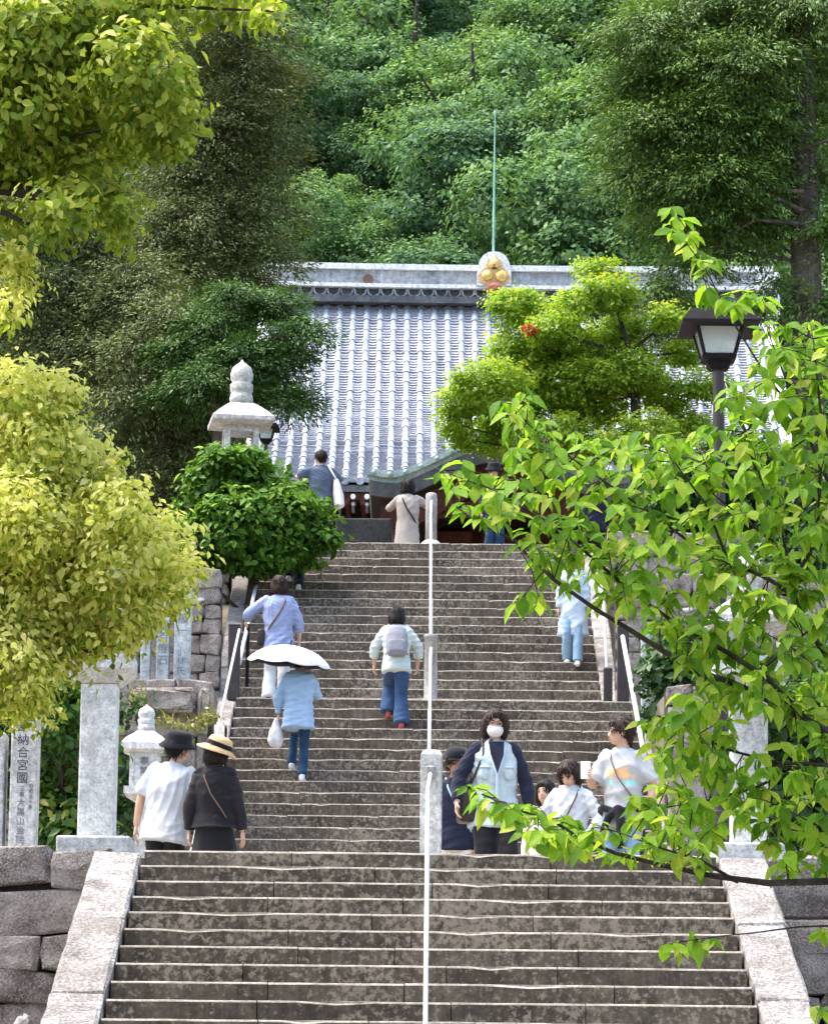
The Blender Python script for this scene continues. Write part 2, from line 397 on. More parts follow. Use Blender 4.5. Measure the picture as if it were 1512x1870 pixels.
def rubble_wall(x0, x1, y, z0, z1, ch, sw, label, seed, top=True, patches=0, depth=1.0):
    rnd = random.Random(seed)
    root = empty('retaining_wall', ((x0+x1)/2, y, z0), label=label, cat='wall', group='rubble retaining walls')
    xo = (x0+x1)/2
    bm = bmesh.new(); box(bm, x0-xo, x1-xo, 0.05, 0.45, 0, z1-z0-.03); bm_obj('core', bm, mortar, root)
    z = 0.0
    while z < z1-z0-.04:
        h = min(ch*rnd.uniform(.75, 1.3), z1-z0-z)
        if z1-z0-z-h < ch*.4: h = z1-z0-z
        x = x0-rnd.uniform(0, sw*.5)
        while x < x1:
            wd = sw*rnd.uniform(.55, 1.5); xe = min(x+wd, x1)
            xs_ = max(x, x0)
            if xe-xs_ > sw*.2:
                shared('stone', rnd.choice(ROCKS), root, ((xs_+xe)/2-xo, rnd.uniform(-.02, .03), z+h/2), (R(rnd.uniform(-3, 3)), R(rnd.uniform(-5, 5)), R(rnd.uniform(-3, 3))), ((xe-xs_)*1.0*rnd.choice((1, -1)), rnd.uniform(.7, 1.2)*depth, h*1.0))
            x += wd
        z += h
    for k in range(patches):
        bm = bmesh.new(); px = rnd.uniform(x0+.1, x1-.1)-xo; pz = rnd.uniform(.1, z1-z0-.1)
        ww = rnd.uniform(.04, .13)*(1.6 if rnd.random() < .3 else 1); hh = rnd.uniform(.012, .035)
        vs = ellipsoid(bm, (0, 0, 0), (ww, .03, hh), None, 9, 6)
        for v in vs: v.co += Vector((rnd.uniform(-.2, .2)*ww, 0, rnd.uniform(-.5, .5)*hh + 0.02*math.sin(v.co.x*20)))
        bm_obj('mortar_patch', bm, mortar_pale, root, (px, -.070*depth, pz))
    return root
rubble_wall(-5.5, -1.9, E1+.03, 0, LZ, .25, .85, 'weathered rubble stones of the terrace wall left of the lowest flight', 11, patches=34)
rubble_wall(2.16, 5.8, E1+.03, 0, LZ, .25, .85, 'weathered rubble stones of the terrace wall right of the lowest flight', 12, patches=26)
rubble_wall(-7.0, -2.31, 40.55, LZ-.02, 7.30, .36, .55, 'rubble wall carrying the inscribed stone slabs left of the middle flight', 13, patches=10)
rubble_wall(2.95, 8.0, 40.55, LZ-.02, 7.30, .36, .55, 'rubble wall behind the cherry leaves right of the middle flight', 14, patches=6)
rubble_wall(-6.5, -2.6, 47.15, 7.25, 9.75, .24, .42, 'rubble wall left of the upper flight below the round evergreen bush', 15, patches=14)
rubble_wall(2.75, 8.0, 47.15, 7.25, 9.75, .24, .42, 'rubble wall right of the upper flight behind the black post', 16, patches=8)
rubble_wall(-6.5, -2.72, 51.7, 9.65, TZ, .3, .5, 'topmost rubble wall under the temple court on the left', 17)
rubble_wall(2.86, 8.0, 51.7, 9.65, TZ, .3, .5, 'topmost rubble wall under the temple court on the right', 18)

for (a, b) in ((-2.0, -1.73), (1.985, 2.24)): cheek(lower_stairs, a, b, yb1, E1-.01, 0.02, LZ-.2, -.05, rubble)
for (a, b) in ((-2.50, -2.32), (2.96, 3.14)): cheek(mid_stairs, a, b, yb2+.3, MY+.4, zb2-.05, MZ-.12, LZ-.05, stone_dark)
for (a, b) in ((-2.64, -2.45), (2.58, 2.78)): cheek(upper_stairs, a, b, yb3+.3, TY+.3, zb3-.02, TZ-.14, MZ-.3, stone_dark)
# ================================================================== temple hall
tile_mat = stone_mat('silver_roof_tile', (0.21, 0.245, 0.31), (0.29, 0.335, 0.41), (0.40, 0.45, 0.53), scale=2.2, rough=0.55, objvar=0.24, bump=0.1, spec=0.6)
pan_mat = stone_mat('grey_pan_tile', (0.22, 0.235, 0.28), (0.31, 0.325, 0.38), (0.40, 0.41, 0.47), scale=2.0, rough=0.5, objvar=0.1, bump=0.15, spec=0.45)
plaster = stone_mat('grey_ridge_plaster', (0.27, 0.29, 0.32), (0.36, 0.38, 0.41), (0.45, 0.46, 0.48), scale=1.0, rough=0.8, objvar=0.03, streak=0.12, bump=0.05)
white_plaster = stone_mat('white_lime_plaster', (0.62, 0.63, 0.63), (0.74, 0.75, 0.75), (0.8, 0.8, 0.8), scale=2.0, objvar=0, streak=0.1, bump=0.03)
dark_tile = stone_mat('dark_ridge_tile', (0.05, 0.055, 0.06), (0.09, 0.095, 0.105), (0.15, 0.155, 0.165), scale=3, objvar=0.1, rough=0.5)
wood_dark = stone_mat('dark_temple_wood', (0.012, 0.009, 0.008), (0.022, 0.016, 0.013), (0.04, 0.028, 0.022), scale=2.5, objvar=0.1, streak=0.2, bump=0.1, rough=0.7)
wood_red = stone_mat('red_brown_temple_wood', (0.06, 0.016, 0.010), (0.095, 0.028, 0.018), (0.14, 0.05, 0.032), scale=2.0, objvar=0.1, streak=0.25, bump=0.1, rough=0.65)
gold = plain_mat('gilded_metal', (0.72, 0.50, 0.16), rough=0.42, metal=0.55, var=0.25, scale=14, bump=0.2)
gold_pale = plain_mat('worn_gilding', (0.62, 0.42, 0.22), rough=0.6, metal=0.2, var=0.3, scale=20)
red_paint = plain_mat('faded_red_paint', (0.50, 0.16, 0.12), rough=0.6, var=0.25, scale=20)
verdigris = plain_mat('green_copper', (0.22, 0.46, 0.36), rough=0.55, var=0.2, scale=5)
copper_roof = stone_mat('weathered_copper_roof', (0.24, 0.36, 0.36), (0.36, 0.47, 0.47), (0.5, 0.58, 0.58), scale=2.5, objvar=0.05, rough=0.5, spec=0.5)
brown_disc = plain_mat('brown_crest', (0.16, 0.085, 0.05), rough=0.6)
white_paint = plain_mat('white_paint', (0.78, 0.78, 0.75), rough=0.55, var=0.05)

HY0, HY1 = 74.0, 81.5                      # eave and ridge depth
HX = XAT(902, HY0, 16)                     # centre line of hall
EZ = P(902, 884, HY0).z; RZ = P(902, 556, HY1).z
XL = P(478, 520, HY1).x; XR = P(1408, 520, HY1).x
hall = empty('temple_hall', (HX, HY0+6, TZ), label='temple hall with a huge silver tiled roof above the stairs', cat='temple')
def H(x, y, z): return Vector((x-HX, y-HY0-6, z-TZ))
def roof_pt(t):
    """t 0 eave .. 1 ridge, concave slope"""
    y = HY0+(HY1-HY0)*t; z = EZ+(RZ-EZ)*(t-0.16*math.sin(pi*t)*(1-.35*t)); return y, z
NT = 60
prof = [roof_pt(i/NT) for i in range(NT+1)]
# roof bed (closed thick sheet, both slopes so that the hall is a whole building)
def roof_bed():
    bm = bmesh.new(); up = [(y, z-.06) for y, z in prof[::6]]; back = [(2*HY1-y, z) for y, z in up[::-1]][1:]
    top = up+back; rows = []
    for x in (XL, XR):
        rows.append([bm.verts.new(H(x, y, z)) for y, z in top] + [bm.verts.new(H(x, y, z-.14)) for y, z in top[::-1]])
    n = len(rows[0])
    for k in range(n): bm.faces.new((rows[0][k], rows[0][(k+1) % n], rows[1][(k+1) % n], rows[1][k]))
    m = len(top)
    for r in rows:
        for k in range(m-1): bm.faces.new((r[k], r[k+1], r[n-2-k], r[n-1-k]))
    bm_obj('roof', bm, dark_tile, hall)
roof_bed()
SP = 0.3185
ncol = int((XR-XL)/SP)
x_start = HX-SP*round((HX-XL)/SP)+SP*.0
# cover-tile rib mesh: tiles overlap, each a little wider at its lower end
def rib_mesh(seed):
    rnd = random.Random(seed); V = []; Fc = []
    nt_ = 24; ns = 7; t = 0.0; edges = [0.0]
    while edges[-1] < 1: edges.append(min(1.0, edges[-1]+rnd.choice((.042, .042, .042, .084))))
    if edges[-1]-edges[-2] < .02: edges.pop(-2)
    for a, b in zip(edges, edges[1:]):
        big = rnd.random() < .30
        st = [(a, .086 if not big else .092), (a+.006, .088 if not big else .098), (a+.022, .081 if not big else .088), (min(a+.03, b), .077), (b, .072)]
        base = len(V)
        for tt, r in st:
            y, z = roof_pt(tt); y2, z2 = roof_pt(min(1, tt+.01)); y1, z1 = roof_pt(max(0, tt-.01))
            ty, tz = y2-y1, z2-z1; l = math.hypot(ty, tz); ny, nz = -tz/l, ty/l
            for k in range(ns):
                an = pi*k/(ns-1); u = math.cos(an)*r; hgt = math.sin(an)*r*1.15
                V.append((u, y+ny*hgt-HY0-6, z+nz*hgt-TZ))
        for q in range(len(st)-1):
            for k in range(ns-1):
                i = base+q*ns+k; Fc.append((i, i+1, i+ns+1, i+ns))
        Fc.append(tuple(base+k for k in range(ns))[:4]); 
        Fc.append((base, base+3, base+5, base+6)); Fc.append((base+3, base+4, base+5, base+3) if False else (base+3, base+4, base+5, base+5) if False else (base, base+1, base+2, base+3))
    # eave disc
    me = bpy.data.meshes.new('cover_tile_row'); me.from_pydata(V, [], Fc); me.update(); me.validate()
    me.polygons.foreach_set('use_smooth', [True]*len(me.polygons)); me.materials.append(tile_mat); return me
def pan_mesh(seed):
    rnd = random.Random(seed); V = []; Fc = []; n = 92; ns = 5
    for i in range(n):
        a, b = i/n, (i+1.05)/n
        lift = .045+rnd.uniform(-.006, .01)
        for tt, dz in ((a, lift), (a, lift-.032), (b, .008)):
            pass
        base = len(V)
        for tt, dz in ((a, lift-.040), (a, lift), (min(b, 1), .012)):
            y, z = roof_pt(tt); y2, z2 = roof_pt(min(1, tt+.01)); y1, z1 = roof_pt(max(0, tt-.01)); l = math.hypot(y2-y1, z2-z1); ny, nz = -(z2-z1)/l, (y2-y1)/l
            for k in range(ns):
                u = (k/(ns-1)-.5)*(SP+.002); s = (2*k/(ns-1)-1)**2*.035 + dz
                V.append((u, y+ny*s-HY0-6, z+nz*s-TZ))
        for q in range(2):
            for k in range(ns-1):
                j = base+q*ns+k; Fc.append((j, j+1, j+ns+1, j+ns))
    me = bpy.data.meshes.new('pan_tile_column'); me.from_pydata(V, [], Fc); me.update(); me.materials.append(pan_mat); return me
RIBS = [rib_mesh(40+k) for k in range(7)]; PANS = [pan_mesh(60+k) for k in range(4)]
for k in range(ncol+1):
    x = x_start+k*SP-HX
    if x+HX > XR-.05 or x+HX < XL+.05: continue
    shared('cover_tile_row', random.choice(RIBS), hall, (x, 0, 0))
    if x+HX+SP < XR: o = shared('pan_tile_column', random.choice(PANS), hall, (x+SP/2, 0, 0)); o['kind'] = 'stuff'
    # round eave-end disc
    bm = bmesh.new(); y, z = roof_pt(0); tube(bm, [H(x+HX, y-.05, z+.03), H(x+HX, y+.02, z+.03)], .085, 12); bm_obj('eave_disc', bm, tile_mat, hall)
# gable descending ridges
for x, sgn in ((XL+.12, -1), (XR-.12, 1)):
    bm = bmesh.new()
    pts = [H(x, y, z+.16) for y, z in prof[::5]]
    tube(bm, pts, [.17]*len(pts), 8); bm_obj('descending_ridge', bm, white_plaster, hall, smooth=True)
    bm = bmesh.new(); box(bm, x-HX-.28, x-HX+.28, HY1-HY0-6-.5, HY1-HY0-6+.5, RZ-TZ-.35, RZ-TZ+.75, .05); bm_obj('ridge_end_tile', bm, white_plaster, hall)
# main ridge: dark pierced course, plaster band, white cap
zr = lambda py: P(902, py, HY1-.35).z
yr = HY1-.40-HY0-6
def ridge_bar(name, py0, py1, y0, y1, m, sag=.05, bev=.02):
    """long bar along the ridge that lifts slightly towards both ends"""
    z0, z1 = zr(py1), zr(py0); bm = bmesh.new(); n = 24; rows = []
    for k in range(n+1):
        u = 2*k/n-1; x = (XL+XR)/2+u*(XR-XL)/2; lift = .05*abs(u)**2.5
        rows.append([bm.verts.new((x-HX, yy, zz-TZ+lift)) for yy, zz in ((y0, z0), (y1, z0), (y1, z1), (y0, z1))])
    for a, b in zip(rows, rows[1:]):
        for q in range(4): bm.faces.new((a[q], a[(q+1) % 4], b[(q+1) % 4], b[q]))
    bm.faces.new(rows[0][::-1]); bm.faces.new(rows[-1]); return bm_obj(name, bm, m, hall)
ridge_bar('ridge_base', 557, 545, yr-.12, yr+.9, dark_tile)
ridge_bar('ridge_core', 546, 528, yr+.06, yr+.75, dark_tile)
ridge_bar('ridge_ledge', 530, 523.5, yr-.14, yr+.95, white_plaster)
ridge_bar('ridge_panel', 524, 496, yr-.02, yr+.84, plaster)
ridge_bar('ridge_cap', 497, 487, yr-.12, yr+.92, white_plaster)
# crescent tiles in the pierced course
bm = bmesh.new(); zc0, zc1 = zr(546)-TZ, zr(530)-TZ; hgt = zc1-zc0
tube(bm, [(-SP*.46, 0, hgt), (-SP*.38, 0, hgt*.35), (-SP*.2, 0, .03), (0, 0, .01), (SP*.2, 0, .03), (SP*.38, 0, hgt*.35), (SP*.46, 0, hgt)], .022, 6)
cres = bpy.data.meshes.new('crescent_tile'); bm.to_mesh(cres); bm.free(); cres.materials.append(tile_mat)
for k in range(ncol+1):
    x = x_start+k*SP-HX+SP/2; u = (x+HX-(XL+XR)/2)/((XR-XL)/2)
    if abs(u) < .97: shared('crescent_tile', cres, hall, (x, yr-.02, zc0+.05*abs(u)**2.5))
for px in (672, 1132):
    c = P(px, 508, HY1-.5); bm = bmesh.new(); tube(bm, [H(c.x, HY1-.47, c.z), H(c.x, HY1-.30, c.z)], .115, 20); bm_obj('round_crest', bm, brown_disc, hall)
# centre ornament: white arched plate with three gilded jewels and flames
oc = P(902, 520, HY1-.55); s = 1/proj(oc)[2]
orn = empty('ridge_ornament'); orn.parent = hall; orn.location = H(oc.x, HY1-.62, oc.z)
bm = bmesh.new(); outl = [(-32, -2), (32, -2), (31, 25), (27, 44), (20, 55), (10, 61), (0, 62), (-10, 61), (-20, 55), (-27, 44), (-31, 25)]
fr = [bm.verts.new((x*s, 0, z*s)) for x, z in outl]; bk = [bm.verts.new((x*s, .26, z*s)) for x, z in outl]
bm.faces.new(fr); bm.faces.new(bk[::-1])
for k in range(len(outl)): bm.faces.new((fr[k], bk[k], bk[(k+1) % len(outl)], fr[(k+1) % len(outl)]))
bm_obj('plate', bm, white_plaster, orn)
bm = bmesh.new(); tri = [(-27, 4), (-30, 14), (-24, 24), (-15, 32), (-11, 44), (0, 55), (11, 44), (15, 32), (24, 24), (30, 14), (27, 4), (10, -2), (-10, -2)]
fr = [bm.verts.new((x*s, -.05, z*s)) for x, z in tri]; bk = [bm.verts.new((x*s, .01, z*s)) for x, z in tri]; bm.faces.new(fr); bm.faces.new(bk[::-1])
for k in range(len(tri)): bm.faces.new((fr[k], bk[k], bk[(k+1) % len(tri)], fr[(k+1) % len(tri)]))
bm_obj('flame_relief', bm, gold_pale, orn)
for (x, z, r) in ((-12, 15, 11), (13, 14, 12)):
    bm = bmesh.new(); ellipsoid(bm, (x*s, -.06, z*s), (r*s, .1, r*s*.95)); bm_obj('jewel', bm, gold, orn, smooth=True)
bm = bmesh.new(); lathe(bm, [(1*s, 0), (9*s, 1*s), (10.5*s, 7*s), (8*s, 15*s), (3*s, 21*s), (.4*s, 25*s)], 16, (0, -.05, 29*s)); bm_obj('jewel', bm, gold, orn, smooth=True)
bm = bmesh.new(); ellipsoid(bm, (0, -.08, 34*s), (6*s, .1, 7*s)); bm_obj('jewel_core', bm, brown_disc, orn, smooth=True)
bm = bmesh.new(); box(bm, -14*s, 14*s, -.12, .1, -12*s, -1*s, .03, 2); ellipsoid(bm, (0, -.12, -5*s), (9*s, .06, 5*s)); bm_obj('red_base', bm, red_paint, orn)
# lightning rod
rb = P(901, 458, HY1-.45); rt = P(904, 205, HY1-.45)
bm = bmesh.new(); tube(bm, [H(*rb), H(*((rb+rt)/2)), H(*rt)], [.030, .026, .012], 8); ellipsoid(bm, H(rt.x, rt.y, rt.z-.02), (.03, .03, .07)); bm_obj('lightning_rod', bm, verdigris, hall)
# eave underside, rafters, beams, posts and dark interior
bm = bmesh.new(); box(bm, XL-HX, XR-HX, -5.9, -5.72, EZ-TZ-.36, EZ-TZ-.20); bm_obj('eave_board', bm, wood_red, hall)
raf = bmesh.new(); box(raf, -.05, .05, -5.95, -2.2, -.12, 0); rme = bpy.data.meshes.new('rafter'); raf.to_mesh(rme); raf.free(); rme.materials.append(wood_red)
zz = EZ-TZ-.36+.43
for k in range(int((XR-XL)/.34)): o = shared('rafter', rme, hall, (XL-HX+.2+k*.34, 0, zz)); o.rotation_euler = (R(4), 0, 0)
WALL = -3.0
bm = bmesh.new(); box(bm, XL-HX+1.0, XR-HX-1.0, WALL, WALL+9.0, 0.55, EZ-TZ+.5); bm_obj('wall', bm, wood_dark, hall)
for zb, hb, yb_, m_ in ((EZ-TZ-.66, .30, WALL-.22, wood_red), (EZ-TZ-1.02, .16, WALL-.16, wood_dark), (EZ-TZ-1.42, .22, WALL-.14, wood_red), (1.1, .25, WALL-.14, wood_dark)):
    bm = bmesh.new(); box(bm, XL-HX+.9, XR-HX-.9, yb_, WALL+.02, zb-hb/2, zb+hb/2, .02); bm_obj('beam', bm, m_, hall)
nb = 6
for k in range(nb):
    x = XL-HX+1.1+(XR-XL-2.2)*k/(nb-1); bm = bmesh.new(); tube(bm, [(x, WALL-.05, .5), (x, WALL-.05, EZ-TZ-.2)], .2, 14); bm_obj('pillar', bm, wood_red, hall, smooth=True)
bm = bmesh.new(); box(bm, XL-HX-.2, XR-HX+.2, -4.6, 12, 0.0, .55, .03)
bm_obj('podium', bm, granite_rough, hall)
# white painted beam noses in a row under the eave
for row, (py, r_) in enumerate(((912, .055), (926, .035))):
    for k in range(-6, 9):
        px = 645+k*25.3; c = P(px, py, HY0+.35)
        if XL+1 < c.x < XR-1:
            bm = bmesh.new(); tube(bm, [H(c.x, HY0+.0, c.z), H(c.x, HY0+.9, c.z)], r_, 12); bm_obj('beam_nose', bm, white_paint if row == 0 else pan_mat, hall)
# karahafu porch: undulating gable roof projecting over the entrance
def kh(u):                                    # u -1..1, height of the bow
    a = abs(u); return 0.80*(0.5+0.5*math.cos(pi*min(1, a*1.08)))+0.10*max(0, a-.78)/.22
PW = 2.62; PY0, PY1 = HY0-4.6, HY0+2.0; pz = P(690, 868, PY0).z-.2
porch = empty('entrance_porch'); porch.parent = hall
n = 36
def strip(name, m, y0, y1, dz0, dz1, w, off=0):
    bm = bmesh.new(); rows = []
    for k in range(n+1):
        u = 2*k/n-1; x = u*w; z = pz-TZ+kh(u)+off
        rows.append([bm.verts.new((x, yy-HY0-6, z+d)) for yy, d in ((y0, dz0), (y1, dz0), (y1, dz1), (y0, dz1))])
    for a, b in zip(rows, rows[1:]):
        for q in range(4): bm.faces.new((a[q], a[(q+1) % 4], b[(q+1) % 4], b[q]))
    bm.faces.new(rows[0][::-1]); bm.faces.new(rows[-1]); return bm_obj(name, bm, m, porch)
strip('porch_roof', copper_roof, PY0, PY1, 0, .14, PW)
strip('soffit', wood_dark, PY0+.06, PY1-.02, -.07, -.004, PW-.03)
strip('verge', copper_roof, PY0-.10, PY0+.25, .10, .24, PW+.03)
strip('barge_board', dark_tile, PY0-.04, PY0+.06, -.30, -.005, PW-.04)
strip('red_panel', wood_red, PY0+.25, PY0+.4, -.85, -.32, PW-.25)
for k in range(17):                            # ribs running back over the bow
    u = -.96+1.92*k/16; x = u*PW; z = pz-TZ+kh(u)+.16
    bm = bmesh.new(); tube(bm, [(x, PY0-HY0-6.14, z), (x, PY1-HY0-6, z)], .05, 8); bm_obj('roof_rib', bm, copper_roof, porch, smooth=True)
for sx in (-2.0, 2.0):
    bm = bmesh.new(); box(bm, sx-.14, sx+.14, PY0-HY0-6+.35, PY0-HY0-6+.63, 0.02, pz-TZ+.1, .02); bm_obj('porch_post', bm, wood_red, porch)
bm = bmesh.new(); box(bm, -2.3, 2.3, PY0-HY0-6+.34, PY0-HY0-6+.60, pz-TZ-.55, pz-TZ-.22, .03); bm_obj('porch_beam', bm, wood_red, porch)
for k in range(5):
    bm = bmesh.new(); box(bm, -2.6, 2.6, PY0-HY0-6+.9+k*.3, PY0-HY0-6+2.6, k*.11+.005, (k+1)*.11, .01); bm_obj('porch_step', bm, granite_rough, porch)
bm = bmesh.new(); box(bm, -.8, .8, -4.2, -3.5, .56, 1.25, .03)
for k in range(9): box(bm, -.72+k*.165, -.66+k*.165, -4.16, -3.54, 1.25, 1.31)
bm_obj('offertory_box', bm, wood_dark, hall)
# ================================================================== lanterns, slabs, lamps, rails
ink = plain_mat('dark_inscription', (0.045, 0.05, 0.065), rough=0.8, var=0.3, scale=40)
ink_faint = plain_mat('faded_inscription', (0.16, 0.17, 0.19), rough=0.8, var=0.4, scale=40)
black_metal = plain_mat('black_painted_metal', (0.010, 0.009, 0.011), rough=0.75, var=0.3, scale=10, spec=0.15)
brown_metal = plain_mat('dark_brown_painted_metal', (0.030, 0.022, 0.024), rough=0.5, var=0.25, scale=6)
rail_white = plain_mat('white_rail_paint', (0.58, 0.59, 0.60), rough=0.4, var=0.06, scale=12, spec=0.5)
grey_post = stone_mat('grey_concrete_post', (0.22, 0.215, 0.205), (0.31, 0.30, 0.29), (0.40, 0.39, 0.38), scale=4, objvar=0.05, streak=0.2, bump=0.2)
dark_inside = plain_mat('dark_hollow', (0.01, 0.009, 0.009), rough=0.9)
m, nt, out = new_mat('lamp_glass'); b_ = N(nt, 'ShaderNodeBsdfPrincipled', i_Roughness=0.12); b_.inputs['Base Color'].default_value = (0.62, 0.72, 0.70, 1); b_.inputs['Alpha'].default_value = 0.38; nt.links.new(b_.outputs[0], out.inputs[0]); glass = m

def glyphs(name, text, h, m, parent, loc, rot=(pi/2, 0, 0), gap=1.06, squeeze=1.0, depth=0.002):
    """vertical line of characters as flat engraved print; loc = top centre; text runs downwards"""
    for k, ch in enumerate(text):
        if ch == ' ': continue
        c = bpy.data.curves.new(name, 'FONT'); c.body = ch; c.align_x = 'CENTER'; c.size = h; c.extrude = depth
        o = bpy.data.objects.new(name, c); me = evaluated_mesh(o); bpy.data.objects.remove(o); bpy.data.curves.remove(c)
        me.materials.clear(); me.materials.append(m)
        oo = bpy.data.objects.new(name, me); link(oo, parent); oo.rotation_euler = rot; oo.scale = (squeeze, 1, 1)
        oo.location = (loc[0], loc[1], loc[2]-h*gap*k-h*.88)

def stone_lantern(loc, label, W, h_base, h_shaft, w_shaft, h_plat, w_plat, h_box, w_box, h_roof, w_roof, h_fin, m, n=4, text=None, ph=pi/4, rz=0.0, roof_lip=.35):
    root = empty('stone_lantern', loc, rz, label, 'lantern', 'stone lanterns')
    z = 0
    bm = bmesh.new(); box(bm, -W/2, W/2, -W/2, W/2, 0, h_base, .015, 2); bm_obj('base', bm, m, root); z += h_base
    bm = bmesh.new()
    if n == 4: box(bm, -w_shaft/2, w_shaft/2, -w_shaft/2, w_shaft/2, z, z+h_shaft, .012, 2)
    else: sq_loft(bm, [(w_shaft/2, z), (w_shaft/2*.92, z+h_shaft)], 0, n=n, ph=ph)
    bm_obj('shaft', bm, m, root); z += h_shaft
    bm = bmesh.new(); sq_loft(bm, [(w_shaft*.56, z), (w_plat/2*.97, z+h_plat*.45), (w_plat/2, z+h_plat*.5), (w_plat/2, z+h_plat)], 0, n=n, ph=ph); bm_obj('platform', bm, m, root); z += h_plat
    fb = bmesh.new(); t = w_box*.16
    for sx in (-1, 1):
        for sy in (-1, 1):
            x = sx*(w_box/2-t/2); y = sy*(w_box/2-t/2); box(fb, x-t/2, x+t/2, y-t/2, y+t/2, z, z+h_box, .005)
    box(fb, -w_box/2+.003, w_box/2-.003, -w_box/2+.003, w_box/2-.003, z, z+h_box*.2); box(fb, -w_box/2+.003, w_box/2-.003, -w_box/2+.003, w_box/2-.003, z+h_box*.82, z+h_box)
    if text: box(fb, -w_box/2+t+.002, w_box/2-t-.002, -w_box/2+.006, -w_box/2+.03, z+h_box*.2, z+h_box*.82)
    bm_obj('fire_box', fb, m, root)
    if text: glyphs('inscription', text, h_box*.27, ink_faint, root, (0, -w_box/2-.002, z+h_box*.9), gap=1.0)
    z += h_box
    bm = bmesh.new(); r = w_roof/2
    sq_loft(bm, [(w_box*.55, z), (r*.96, z+h_roof*.12), (r, z+h_roof*.14), (r, z+h_roof*roof_lip), (r*.80, z+h_roof*(roof_lip+.25)), (r*.52, z+h_roof*.86), (r*.36, z+h_roof)], 0, n=n, ph=ph)
    # lift the corners of the roof
    bm_obj('roof', bm, m, root); z += h_roof
    bm = bmesh.new(); q = w_roof*.19; hf = h_fin
    lathe(bm, [(q*.98, 0), (q*1.02, hf*.12), (q*.92, hf*.24), (q*.84, hf*.25), (q*.98, hf*.30), (q*1.0, hf*.44), (q*.86, hf*.47), (q*.80, hf*.49), (q*.95, hf*.56), (q*.98, hf*.68), (q*.80, hf*.82), (q*.42, hf*.90), (q*.16, hf*.95), (q*.05, hf)], 20, (0, 0, z)); bm_obj('finial', bm, m, root, smooth=True)
    return root
# big pair at the edge of the terrace
YL = 23.35
zc = lambda py, px=195, Y=YL: P(px, py, Y).z
bx = XAT(190, YL, LZ); sc = 1/proj((bx, YL, LZ+.5))[2]
hs = zc(1252)-zc(1533); 
stone_lantern((XAT(176, YL, LZ+.1), YL, LZ), 'tall white granite lantern post at the left end of the terrace', 134*sc, zc(1533)-LZ, hs, 66*sc, 50*sc, 124*sc, 62*sc, 84*sc, 60*sc, 150*sc, 90*sc, granite)
stone_lantern((XAT(1368, YL, LZ+.1), YL, LZ), 'tall white granite lantern post behind the cherry leaves on the right', 134*sc, zc(1533)-LZ, hs, 66*sc, 50*sc, 124*sc, 62*sc, 84*sc, 60*sc, 150*sc, 90*sc, granite)
# small lantern behind the couple
YS = 31.2; sx = XAT(262, YS, 4.5); ss = 1/proj((sx, YS, 4.8))[2]; zt = P(270, 1287, YS).z-LZ
hb, hp, hbx, hr, hf = .12, 26*ss, 62*ss, 42*ss, 50*ss
stone_lantern((sx, YS, LZ), 'small stone lantern with onion finial behind the man in the white shirt', .34, hb, zt-hb-hp-hbx-hr-hf, 30*ss, hp, 72*ss, hbx, 54*ss, hr, 84*ss, hf, granite, text='奉納', roof_lip=.42)
# lantern beside the court, top left
YT = 55.2; tx = XAT(441, YT, 14); ts = 1/proj((tx, YT, 14))[2]; zt = P(441, 657, YT).z-TZ
hb, hp, hbx, hr, hf = .35, .22, 62*ts, 44*ts, 84*ts
stone_lantern((tx, YT, TZ), 'large stone lantern rising behind the round evergreen bush, in front of the roof', 1.0, hb, zt-hb-hp-hbx-hr-hf, .36, hp, .8, hbx, 62*ts, hr, 112*ts, hf, granite, n=4, rz=R(8), roof_lip=.30)

# inscribed slabs
def slab_stone(x0p, x1p, py0, py1, Y, th, label, m, lines=(), top_slope=0.0, rz=0.0, zbase=None):
    a = P(x0p, py1, Y); b = P(x1p, py0, Y); wdt = b.x-a.x; zb = a.z if zbase is None else zbase; h = b.z-zb
    root = empty('inscribed_slab', ((a.x+b.x)/2, Y, zb), rz, label, 'stone slab', 'inscribed stone slabs')
    bm = bmesh.new(); box(bm, -wdt/2, wdt/2, 0, th, 0, h, .012, 2)
    for v in bm.verts:
        if v.co.z > h*.5: v.co.z += top_slope*v.co.x
    bm_obj('slab', bm, m, root)
    for (text, fx, top, size, mm) in lines:
        glyphs('inscription', text, size, mm, root, ((fx-.5)*wdt, -.0005, h-top))
    return root
s0 = 1/proj((-2.5, 23.4, 4.3))[2]
slab_stone(14, 70, 1312, 1556, 23.4, .22, 'white slab with dark vertical inscription standing on the left terrace wall', granite,
    [('奉納合宮國', .46, 5*s0, 22*s0, ink), ('三重', .46, 124*s0, 10*s0, ink_faint), ('大黒山金院', .44, 147*s0, 16*s0, ink_faint), ('昭和五十年', .80, 120*s0, 9*s0, ink_faint)], zbase=LZ)
slab_stone(-60, 10, 1338, 1556, 23.42, .22, 'white slab cut by the left edge of the picture', granite, [('奉', .5, .1, .1, ink_faint)], zbase=LZ)
s1 = 1/proj((-3, 41.6, 8))[2]
slab_stone(284, 312, 1050, 1256, 41.4, .2, 'grey-blue inscribed slab, second from the stairs, half behind yellow leaves', granite_blue, [('奉献百度石', .52, 62*s1, 20*s1, ink_faint)], zbase=7.29)
slab_stone(316, 350, 1050, 1256, 41.38, .22, 'grey-blue inscribed slab nearest the stairs on the rubble wall', granite_blue, [('大阪一', .5, 50*s1, 20*s1, ink_faint), ('小林氏之', .44, 132*s1, 17*s1, ink_faint)], zbase=7.29)
slab_stone(255, 277, 1090, 1256, 41.42, .2, 'narrow grey slab with its top lost among yellow leaves', granite_blue, [], zbase=7.29)
